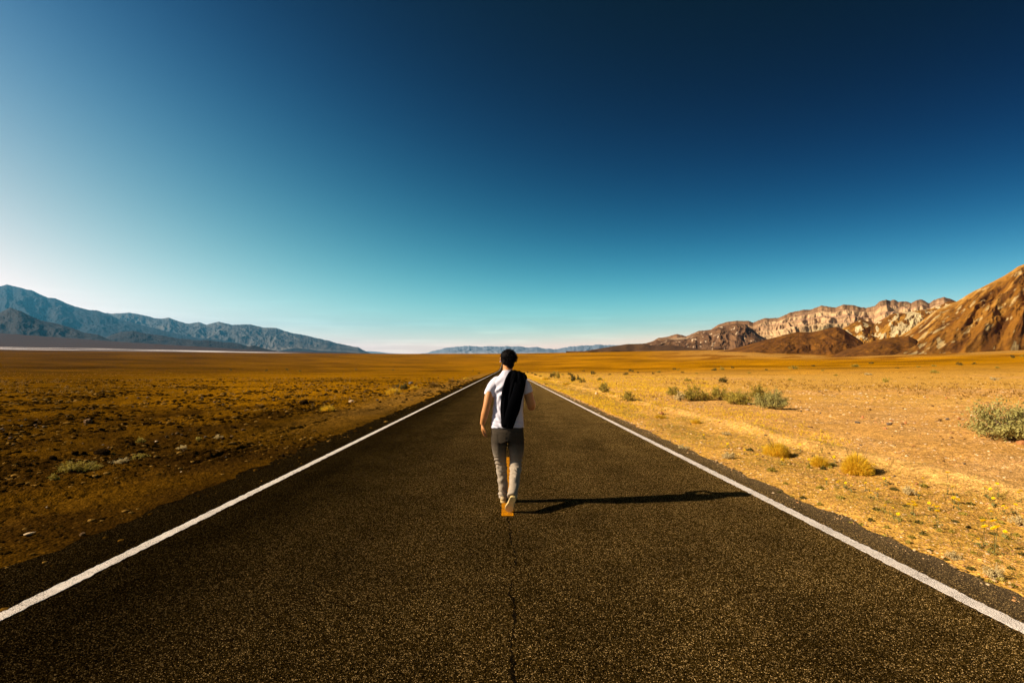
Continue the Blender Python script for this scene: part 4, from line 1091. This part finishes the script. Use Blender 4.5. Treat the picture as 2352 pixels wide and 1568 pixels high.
class Union:
    def __init__(self): self.V = []; self.F = []
    def add(self, VF):
        V, Fc = VF; o = len(self.V); self.V += [tuple(v) for v in V]; self.F += [tuple(i + o for i in f) for f in Fc]
    def tube(self, pts, radii, seg=16, sub=4): self.add(ring_tube(*smooth_path(pts, radii, sub), seg=seg))
    def ball(self, c, r, rot=None):
        bm = bmesh.new(); bmesh.ops.create_icosphere(bm, subdivisions=3, radius=1)
        rr = Vector(r) if hasattr(r, '__len__') else Vector((r, r, r))
        V = []
        for v in bm.verts:
            p = Vector((v.co.x * rr.x, v.co.y * rr.y, v.co.z * rr.z))
            if rot is not None: p = rot @ p
            V.append(tuple(p + Vector(c)))
        Fc = [tuple(v.index for v in f.verts) for f in bm.faces]; bm.free(); self.add((V, Fc))
    def build(self, name, mat, parent, voxel=.006, smooth=6, fn=None, fac=.5):
        me = bpy.data.meshes.new(name + '_src'); me.from_pydata(self.V, [], self.F); me.update()
        o = bpy.data.objects.new('tmp', me); col.objects.link(o)
        m = o.modifiers.new('r', 'REMESH'); m.mode = 'VOXEL'; m.voxel_size = voxel
        if smooth:
            q = o.modifiers.new('s', 'SMOOTH'); q.iterations = smooth; q.factor = fac
        dg = bpy.context.evaluated_depsgraph_get(); dg.update()
        out = bpy.data.meshes.new_from_object(o.evaluated_get(dg))
        bpy.data.objects.remove(o)
        out.name = name
        if fn is not None:
            V = np.zeros(len(out.vertices) * 3); out.vertices.foreach_get('co', V); V = V.reshape(-1, 3)
            N = np.zeros(len(out.vertices) * 3); out.vertices.foreach_get('normal', N); N = N.reshape(-1, 3)
            V = fn(V, N); out.vertices.foreach_set('co', V.ravel()); out.update()
        out.materials.clear(); out.materials.append(mat)
        out.polygons.foreach_set('use_smooth', np.ones(len(out.polygons), dtype=bool))
        return link(name, out, parent)

SKIN = NT('skin', .55, .35)
SKIN.col(SKIN.mix(1.0, (.50, .205, .060), SKIN.ramp(SKIN.noise(25, 4, .6), [(.3, .88), (.7, 1.1)]), 'MULTIPLY'))
SKIN.b.inputs['Subsurface Weight'].default_value = 0.08; SKIN.b.inputs['Subsurface Radius'].default_value = (.02, .008, .004)
SKIN = SKIN.m
COTTON = mat_simple('white_cotton', (.56, .52, .56), 1.0, .0, 60, (.96, 1.03), .25, 180, .002)
DENIM = NT('grey_denim', 1.0, .0)     # jeans, shade on the seat painted into the colour, lighter towards the calves
_sz = DENIM.n('ShaderNodeSeparateXYZ'); DENIM.l(DENIM.co(), _sz.inputs[0])
_seat_shade = DENIM.ramp(DENIM.math('ADD', _sz.outputs[2], DENIM.math('MULTIPLY', DENIM.noise(9, 3, .6), .12)), [(.50, (.30, .235, .165)), (.76, (.050, .038, .026))])
DENIM.col(DENIM.mix(1.0, _seat_shade, DENIM.ramp(DENIM.noise(45, 5, .6), [(.3, .86), (.7, 1.12)]), 'MULTIPLY'))
DENIM.bump(DENIM.noise(240, 5, .65), .3, .002)
DENIM = DENIM.m
BLACKC = mat_simple('black_cloth', (.0025, .0025, .003), 1.0, .0, 60, (.8, 1.2), .3, 160, .002)
HAIRM = mat_simple('black_hair', (.006, .004, .003), .7, .08, 120, (.5, 1.6), .8, 260, .004)
SOLE = mat_simple('tan_rubber_sole', (.55, .38, .14), .75, .25, 40, (.8, 1.1))
SHOEM = mat_simple('pale_canvas_shoe', (.42, .30, .15), .85, .2, 40, (.85, 1.1))
EYEW = mat_simple('eye_white', (.7, .68, .64), .3, .5); EYED = mat_simple('dark_iris', (.02, .012, .008), .2, .5)
LIPM = mat_simple('lips', (.36, .14, .10), .5, .3)
BELT = mat_simple('dark_leather_belt', (.03, .02, .012), .6, .3)

# ---- body (one continuous surface) ----
HC = Vector((-.043, .025, 1.625))
B = Union()
B.ball(HC + Vector((0, -.012, .025)), (.074, .090, .082))                       # skull
B.tube([HC + Vector((0, .012, .02)), HC + Vector((0, .030, -.035)), HC + Vector((0, .050, -.085)), HC + Vector((0, .058, -.108))], [(.070, .070), (.066, .066), (.050, .045), (.026, .022)])
B.tube([(HC.x, HC.y + .070, HC.z + .030), (HC.x, HC.y + .097, HC.z - .012), (HC.x, HC.y + .088, HC.z - .026)], [.006, .0105, .007], 10)   # nose
B.ball((HC.x, HC.y + .082, HC.z - .056), (.024, .010, .010))                    # mouth
B.ball((HC.x, HC.y + .074, HC.z + .033), (.045, .012, .008))                    # brow
B.ball((HC.x, HC.y + .070, HC.z - .094), (.020, .016, .014))                    # chin
for sx in (-1, 1):
    B.ball((HC.x + sx * .045, HC.y + .052, HC.z - .02), (.02, .02, .018))       # cheek
    B.tube([(HC.x + sx * .072, HC.y - .012, HC.z + .022), (HC.x + sx * .086, HC.y - .020, HC.z + .020), (HC.x + sx * .084, HC.y - .018, HC.z - .006), (HC.x + sx * .076, HC.y - .008, HC.z - .030)], [(.012, .008), (.010, .012), (.008, .011), (.006, .007)], 10)   # ear
B.tube([(HC.x - .003, HC.y - .020, HC.z - .02), (-.047, .000, 1.53), (-.050, -.012, 1.475), (-.048, -.02, 1.43)], [.060, .056, .060, .075])   # neck
B.tube([(-.048, -.02, 1.46), (-.04, -.02, 1.40), (-.036, -.02, 1.25), (-.045, -.03, 1.08), (-.052, -.05, .95), (-.052, -.06, .84)], [(.06, .05), (.165, .080), (.150, .090), (.135, .084), (.135, .085), (.130, .080)], 24)
# left arm hangs, slightly bent
LA = [(-.165, -.02, 1.375), (-.232, -.03, 1.32), (-.262, -.058, 1.21), (-.283, -.082, 1.115), (-.308, -.075, 1.01), (-.334, -.060, .900)]
B.tube(LA, [.042, .047, .048, .041, .040, (.027, .022)])
# right arm: upper arm hangs outward, forearm folds up in front of the shoulder
RA = [(.090, -.02, 1.375), (.160, -.02, 1.32), (.190, -.025, 1.21), (.214, -.020, 1.115), (.222, .02, 1.090), (.225, .085, 1.125), (.190, .170, 1.205), (.158, .225, 1.265)]
B.tube(RA, [.042, .048, .051, .047, .045, .046, .038, (.027, .024)])
def hand(wrist, axis, palm_n, side, curls, scale=1.0, spread=.06):
    """wrist point, unit axis to the knuckles, palm normal, side = direction of the thumb"""
    a = Vector(axis).normalized(); n = Vector(palm_n); n = (n - a * n.dot(a)).normalized(); s = n.cross(a).normalized() * side
    w = Vector(wrist)
    for k, off in enumerate((-.026, -.009, .009, .026)):           # palm: four rays from little to index
        B.tube([w + s * off * .5, w + a * .04 + s * off * .9, w + a * (.082 - .004 * (k == 0)) + s * off], [(.013, .012), (.013, .013), (.0105, .0105)], 10, 3)
    L = (.060, .076, .082, .074)
    for k, off in enumerate((-.028, -.0095, .0095, .028)):
        p = w + a * (.082 - .005 * (k == 0)) + s * off
        d = (a + s * off * spread * 40 * .05).normalized(); ln = L[k] * scale; c = curls[k]
        pts = [p - d * .01]; rad = [.0098]
        for f_, cc in ((.45, .9), (.30, 1.1), (.25, .8)):
            pts.append(p.copy()); rad.append(.0092 if len(pts) < 3 else .0082)
            rot = Matrix.Rotation(c * cc, 3, n.cross(d).normalized() * -1 if False else d.cross(n).normalized())
            d = (rot @ d).normalized()
            p = p + d * ln * f_
        pts.append(p); rad.append(.0068)
        B.tube(pts, rad, 8, 2)
    p = w + a * .022 + s * .022
    d = (a * .62 + s * .75 + n * .30).normalized()
    q = p + d * .036; d2 = (a * .85 + s * .28 + n * .45).normalized(); r_ = q + d2 * .030; d3 = (a * .9 + n * .4).normalized()
    B.tube([p - d * .012, p, q, r_, r_ + d3 * .024], [.013, .014, .0115, .0098, .0078], 10, 3)
hand((-.334, -.060, .905), (.03, .12, -1), (1, .15, .05), -1, (.55, .50, .42, .32))
hand((.158, .225, 1.262), (-.32, .30, .95), (-.30, -.95, .20), 1, (1.2, 1.15, 1.1, 1.05))
# legs inside the trousers, feet inside the shoes
LL = [(-.125, -.055, .86), (-.138, -.05, .74), (-.126, .018, .47), (-.110, .033, .30), (-.098, .062, .10)]
RL = [(.020, -.055, .86), (.040, -.055, .74), (.042, -.014, .48), (.026, -.18, .325), (.005, -.345, .220)]
B.tube(LL, [.070, .068, .044, .040, .032]); B.tube(RL, [.070, .068, .044, .040, .032])
LFA = Vector((-.098, .065, .09)); LFT = Vector((-.088, .215, .035))
RFA = Vector((.005, -.355, .215)); RFT = Vector((-.038, -.335, .055))
B.tube([LL[-1], LFA, (-.093, .12, .06), LFT], [.030, .028, .026, .022])
B.tube([RL[-1], RFA, (-.015, -.35, .12), RFT], [.030, .028, .026, .022])
body = B.build('body', SKIN, person, .0045, 4)
# eyes and lips (turned away from the camera but there)
for sx in (-1, 1):
    E_ = Union(); E_.ball((HC.x + sx * .030, HC.y + .0655, HC.z + .012), (.0125, .0115, .012))
    me = bpy.data.meshes.new('eye'); me.from_pydata(E_.V, [], E_.F); me.materials.append(EYEW); e_ = link('eye', me, person)
    E_ = Union(); E_.ball((HC.x + sx * .030, HC.y + .0755, HC.z + .012), (.0055, .0022, .0055))
    me = bpy.data.meshes.new('iris'); me.from_pydata(E_.V, [], E_.F); me.materials.append(EYED); link('iris', me, e_)
E_ = Union(); E_.ball((HC.x, HC.y + .090, HC.z - .056), (.019, .004, .006))
me = bpy.data.meshes.new('lips'); me.from_pydata(E_.V, [], E_.F); me.materials.append(LIPM); link('lips', me, person)

# ---- hair ----
Hh = Union()
Hh.ball(HC + Vector((.002, -.020, .036)), (.088, .100, .082))
Hh.ball(HC + Vector((.0, -.052, -.010)), (.079, .060, .066))
Hh.ball(HC + Vector((-.01, .045, .072)), (.062, .050, .040))
Hh.tube([HC + Vector((.03, -.062, -.04)), HC + Vector((.012, -.066, -.078)), HC + Vector((.005, -.058, -.092))], [(.045, .03), (.038, .022), (.026, .012)])
for sx in (-1, 1): Hh.ball(HC + Vector((sx * .078, .012, .012)), (.012, .022, .032))
def hair_fn(V, N):
    d = fbm(V[:, 0] * 45 + V[:, 1] * 20, V[:, 2] * 22 + V[:, 1] * 25, 4, 3.3) + .6 * fbm(V[:, 0] * 120, V[:, 2] * 60 + V[:, 1] * 60, 3, 8.)
    return V + N * (d * .007)[:, None]
hair = Hh.build('hair', HAIRM, person, .004, 3, hair_fn)
rs = np.random.RandomState(3)      # loose locks standing up from the crown and the rim
n = 2600
th = rs.rand(n) * 6.28; ph = np.arccos(rs.uniform(-.55, 1, n))
dirs = np.stack([np.sin(ph) * np.cos(th), np.sin(ph) * np.sin(th), np.cos(ph)], 1)
base = np.array(HC + Vector((.002, -.020, .036))) + dirs * np.array([.086, .098, .080])
ok = (base[:, 1] < HC.y + .03) | (base[:, 2] > HC.z + .05)
base = base[ok]; dirs = dirs[ok]
tip = base + dirs * .014 + np.array([.010, -.006, -.014]) * rs.uniform(.2, 1.2, (len(base), 1)) + rs.randn(len(base), 3) * .005
V, Fq = ribbons(base - dirs * .006, tip, .0022, .0008)
raw_mesh('hair_strands', V, Fq, HAIRM, hair)['kind'] = 'stuff'
# earphone at the left ear
E_ = Union(); E_.ball((HC.x - .090, HC.y - .014, HC.z - .022), (.006, .007, .009))
me = bpy.data.meshes.new('earphone'); me.from_pydata(E_.V, [], E_.F); me.materials.append(COTTON); link('earphone', me, person)

# ---- t-shirt ----
S_ = Union()
S_.tube([(-.050, -.015, 1.500), (-.049, -.02, 1.475), (-.042, -.022, 1.440), (-.036, -.022, 1.400), (-.035, -.020, 1.32), (-.036, -.018, 1.22), (-.042, -.025, 1.10), (-.048, -.035, .98), (-.0515, -.045, .90), (-.0515, -.050, .862)],
        [(.058, .055), (.085, .066), (.150, .088), (.186, .106), (.180, .120), (.172, .122), (.170, .118), (.175, .120), (.183, .125), (.185, .127)], 40, 5)
S_.tube([(-.120, -.02, 1.390), (-.170, -.022, 1.375), (-.212, -.026, 1.325), (-.240, -.030, 1.275), (-.262, -.033, 1.222)], [.050, .063, .066, .063, .059], 20)
S_.tube([(.050, -.02, 1.390), (.095, -.02, 1.378), (.134, -.020, 1.340), (.160, -.022, 1.300), (.180, -.025, 1.248)], [.050, .062, .068, .065, .061], 20)
def shirt_fn(V, N):
    x, y, z = V[:, 0], V[:, 1], V[:, 2]
    d = .0065 * fbm(x * 9 + z * 5, z * 5 - x * 4 + y * 6, 3, 2.2)
    # drag folds running from the arm pits and shoulders down across the back
    s1 = (x + .22) * .75 + (z - 1.24) * -.62
    d += .0085 * np.sin((s1) * 95 + 3 * fbm(x * 6, z * 6, 2, 5.)) * np.exp(-((x + .15) / .075) ** 2 - ((z - 1.27) / .12) ** 2)
    d += .007 * np.sin((z * .8 + x * 1.6) * 62 + 2 * fbm(x * 7, z * 5, 2, 9.)) * np.exp(-((x + .12) / .11) ** 2 - ((z - 1.05) / .16) ** 2)
    d += .006 * np.sin(z * 120 + x * 40) * np.exp(-((z - .93) / .06) ** 2) * (.5 + .5 * np.sin(x * 30))
    d += -.012 * np.exp(-((x + .04) / .03) ** 2 - ((z - 1.12) / .2) ** 2) * (y < 0)        # hollow of the spine
    d += .009 * np.exp(-((x + .125) / .05) ** 2 - ((z - 1.33) / .06) ** 2) * (y < 0)       # shoulder blade
    return V + N * d[:, None]
shirt = S_.build('t_shirt', COTTON, person, .0055, 3, shirt_fn)

# ---- trousers ----
T_ = Union()
T_.tube([(-.052, -.050, .905), (-.052, -.052, .86), (-.052, -.056, .80), (-.052, -.058, .73)], [(.168, .105), (.176, .114), (.183, .124), (.176, .122)], 36, 4)
T_.tube([(-.140, -.055, .82), (-.146, -.050, .72), (-.142, -.030, .60), (-.126, .018, .47), (-.117, .030, .38), (-.106, .035, .25), (-.098, .058, .13), (-.096, .070, .055)],
        [(.088, .112), (.090, .108), (.080, .088), (.064, .070), (.060, .066), (.055, .060), (.053, .062), (.058, .070)], 24)
T_.tube([(.036, -.055, .82), (.042, -.055, .72), (.048, -.045, .60), (.042, -.012, .48), (.038, -.085, .40), (.026, -.185, .32), (.012, -.290, .255), (.004, -.355, .218), (-.002, -.392, .192)],
        [(.090, .112), (.092, .108), (.084, .088), (.070, .074), (.064, .070), (.057, .064), (.054, .060), (.053, .059), (.055, .060)], 24)
def trouser_fn(V, N):
    x, y, z = V[:, 0], V[:, 1], V[:, 2]
    d = .005 * fbm(x * 12, z * 9 + y * 8, 3, 2.2)
    for zc, k in ((.475, 1.0), (.40, .8)):
        d += .0095 * k * np.sin(z * 135 + 45 * x + 30 * y + 6.5 * fbm(x * 9 + y * 6, z * 9 + y * 10, 3, 3.0)) * np.exp(-((z - zc) / .055) ** 2) * np.clip(.55 + 1.3 * fbm(x * 14 + y * 14, z * 7, 2, 7.), .1, 1.2)
    d += .009 * np.sin(z * 95 + x * 60 + 40 * y + 5 * fbm(x * 9, z * 9 + y * 9, 2, 6.)) * np.exp(-((z - .10) / .045) ** 2) * (x < -.04)
    d += .006 * np.sin((z + .8 * x) * 85) * np.exp(-((z - .68) / .08) ** 2 - ((x + .05) / .07) ** 2)
    d += .004 * np.sin((z - .6 * x) * 60 + 2 * fbm(x * 5, z * 5, 2, 1.)) * np.exp(-((z - .26) / .09) ** 2)
    return V + N * d[:, None]
trs = T_.build('trousers', DENIM, person, .005, 3, trouser_fn)
# back pockets and belt
for cx in (-.125, .020):
    V = []; nx, nz = 9, 9
    for j in range(nz):
        for i_ in range(nx):
            u = i_ / (nx - 1) - .5; v_ = j / (nz - 1)
            zz = .835 - .105 * v_ - .018 * (1 - abs(u) * 2) * (v_ ** 6)
            xx = cx + u * .112 * (1 - .12 * v_)
            dx = (xx + .052) / .186
            yy_ = -.054 - .122 * math.sqrt(max(1 - dx * dx, .05)) - .0045 - .002 * math.sin(v_ * 3.1)
            V.append((xx, yy_, zz))
    raw_mesh('back_pocket', V, grid_faces(nz, nx), DENIM, trs, smooth=True)
bt = Union(); bt.tube([(-.052, -.050, .862), (-.052, -.051, .890)], [(.181, .119), (.177, .115)], 40, 2)
me = bpy.data.meshes.new('belt'); me.from_pydata(bt.V, [], bt.F); me.materials.append(BELT); link('belt', me, person)

# ---- shoes ----
def shoe(heel, toe, up, label=None):
    """heel and toe are sole points; up points out of the upper"""
    heel = Vector(heel); toe = Vector(toe); a = (toe - heel).normalized(); u = Vector(up); u = (u - a * u.dot(a)).normalized(); s = a.cross(u)
    L = (toe - heel).length
    prof = [(0, .030), (.06, .034), (.2, .034), (.42, .030), (.60, .040), (.75, .046), (.88, .040), (.96, .026), (1.0, .010)]
    def outline(k, z, lift=0):
        r_ = []
        ts = np.linspace(0, 1, 25)
        wd = np.interp(ts, [p[0] for p in prof], [p[1] for p in prof]) * k
        wd *= np.sqrt(np.clip(1 - ((ts - .5) / .505) ** 14, 0, 1))
        lf = [heel + a * (L * t) + s * (-w_ - .004 * math.sin(t * 3.1)) + u * (z + .012 * max(t - .75, 0) * 4 * 0) for t, w_ in zip(ts, wd)]
        rt = [heel + a * (L * t) + s * (w_ - .004 * math.sin(t * 3.1)) + u * z for t, w_ in zip(ts, wd)]
        return lf + rt[::-1]
    rings = [outline(.93, 0), outline(1.0, .004), outline(1.0, .022), outline(.96, .024)]
    m_ = len(rings[0]); V = [tuple(p) for r_ in rings for p in r_]; Fc = []
    for i in range(3):
        for k in range(m_): Fc.append((i * m_ + k, i * m_ + (k + 1) % m_, (i + 1) * m_ + (k + 1) % m_, (i + 1) * m_ + k))
    for base_ in (0, 3 * m_):
        h_ = m_ // 2
        for k in range(h_ - 1): Fc.append((base_ + k, base_ + k + 1, base_ + m_ - 2 - k, base_ + m_ - 1 - k))
    me = bpy.data.meshes.new('sole'); me.from_pydata(V, [], Fc)
    U_ = Union()
    mid = lambda t, h: heel + a * (L * t) + u * h
    U_.tube([mid(.10, .03), mid(.12, .055), mid(.16, .085)], [(.033, .040), (.034, .042), (.036, .044)], 16)
    U_.tube([mid(.06, .045), mid(.3, .046), mid(.55, .040), mid(.75, .034), mid(.93, .028)], [(.032, .034), (.035, .044), (.040, .034), (.044, .024), (.027, .013)], 16)
    sh = U_.build('shoe', SHOEM, person, .005, 3)
    me.materials.append(SOLE); link('sole', me, sh)
    return sh
shoe((-.098, .000, .004 - 0), (-.086, .270, -.008), (0, 0, 1))
shoe((.012, -.445, .205), (-.046, -.352, .020), (.15, 1.0, .35))

# ------------------------------------------------------------------ jacket slung over the right shoulder
jk = empty('jacket', (PX, PY, PZ))
tag(jk, 'black jacket slung over the right shoulder of the walking man', 'jacket')
# path over the shoulder: front (held by the hand) -> top -> down the back; per station: left edge x, right edge x, y, z of both edges
def jx(zx): return (zx - 760) * .000764
def jz(zy): return 1.8795 - .000764 * zy
st = [  # (xl, xr, yl, yr, zl, zr)
    (.065, .125, .185, .190, 1.150, 1.155),
    (.055, .135, .195, .200, 1.230, 1.235),
    (.065, .145, .212, .215, 1.300, 1.300),
    (.075, .150, .215, .218, 1.345, 1.345),
    (.040, .155, .160, .160, 1.405, 1.400),
    (.000, .155, .085, .075, 1.462, 1.440),
    (-.022, .150, .020, .010, 1.496, 1.462),
    (jx(735), jx(945), -.050, -.050, jz(495), jz(548)),
    (jx(700), jx(965), -.095, -.100, jz(525), jz(600)),
    (jx(660), jx(958), -.118, -.118, jz(600), jz(690)),
    (jx(628), jx(935), -.134, -.128, jz(700), jz(790)),
    (jx(602), jx(905), -.142, -.134, jz(830), jz(900)),
    (jx(590), jx(885), -.148, -.140, jz(960), jz(1010)),
    (jx(588), jx(862), -.154, -.146, jz(1100), jz(1090)),
    (jx(598), jx(825), -.162, -.156, jz(1200), jz(1170)),
    (jx(599), jx(800), -.168, -.164, jz(1262), jz(1240)),
    (jx(606), jx(768), -.170, -.168, jz(1296), jz(1322))]
st = np.array(st)
tt = np.linspace(0, len(st) - 1, 90)
ST = np.stack([np.interp(tt, np.arange(len(st)), st[:, k]) for k in range(6)], 1)
for _ in range(2): ST[1:-1] = (ST[:-2] + 2 * ST[1:-1] + ST[2:]) / 4
nu_ = 40
def jacket_sheet(off, xs=(0, 1), amp=1.0, seed=0):
    V = []
    for i, r_ in enumerate(ST):
        v_ = i / (len(ST) - 1)
        for k in range(nu_):
            u = xs[0] + (xs[1] - xs[0]) * k / (nu_ - 1)
            p = Vector((lerp(r_[0], r_[1], u), lerp(r_[2], r_[3], u), lerp(r_[4], r_[5], u)))
            # folds run along the length
            f = .012 * math.sin(u * 19 + 2.2 * math.sin(v_ * 5 + seed)) + .006 * math.sin(u * 37 + v_ * 9 + seed)
            f *= amp * (.35 + .65 * min(1, max(0, (v_ - .45) * 5))) * (1 - .3 * v_)
            bulge = .018 * math.sin(math.pi * u)
            nrm_ = Vector((0, -1, 0)) if v_ > .5 else (Vector((0, -1, 0)).lerp(Vector((0, .3, 1)), min(1, (0.5 - v_) * 6)) if v_ > .2 else Vector((0, 1, .1)))
            p += nrm_.normalized() * (f + bulge * (.4 + .6 * v_) + off)
            V.append(tuple(p))
    return V
def closed_sheet(Va, Vb, n, m_):
    V = Va + Vb; o = n * m_
    Fa = [tuple(f) for f in grid_faces(n, m_)]; Fb = [tuple(int(i) + o for i in f[::-1]) for f in grid_faces(n, m_)]
    E = [i * m_ for i in range(n)]; E2 = [i * m_ + m_ - 1 for i in range(n)]
    Fs = []
    for i in range(n - 1):
        Fs.append((i * m_, i * m_ + m_, i * m_ + m_ + o, i * m_ + o)); Fs.append((i * m_ + m_ - 1, i * m_ + m_ - 1 + o, i * m_ + 2 * m_ - 1 + o, i * m_ + 2 * m_ - 1))
    for k in range(m_ - 1):
        Fs.append((k, k + o, k + 1 + o, k + 1)); a_ = (n - 1) * m_ + k; Fs.append((a_, a_ + 1, a_ + 1 + o, a_ + o))
    return V, [tuple(int(i) for i in f) for f in Fa + Fb + Fs]
V, Fc = closed_sheet(jacket_sheet(.012), jacket_sheet(-.012, amp=.6), len(ST), nu_)
JU = Union(); JU.add((V, Fc))
# rolled collar on top of the shoulder and a thicker fold near the bottom corner
JU.tube([(jx(740), -.035, jz(492) - .004), (.06, -.045, 1.474), (jx(945), -.050, jz(565)), (jx(968), -.09, jz(612))], [(.012, .016), (.020, .018), (.020, .020), (.012, .014)], 12)
jb = JU.build('jacket_body', BLACKC, jk, .0055, 2)
SL = Union()       # an empty sleeve hanging down the back inside the fold
SL.tube([(.075, -.160, 1.37), (.045, -.170, 1.25), (-.005, -.178, 1.12), (-.045, -.184, 1.00), (-.070, -.190, .905)], [(.048, .014), (.052, .016), (.048, .016), (.042, .015), (.036, .013)], 18)
SL.build('sleeve', BLACKC, jk, .006, 2)
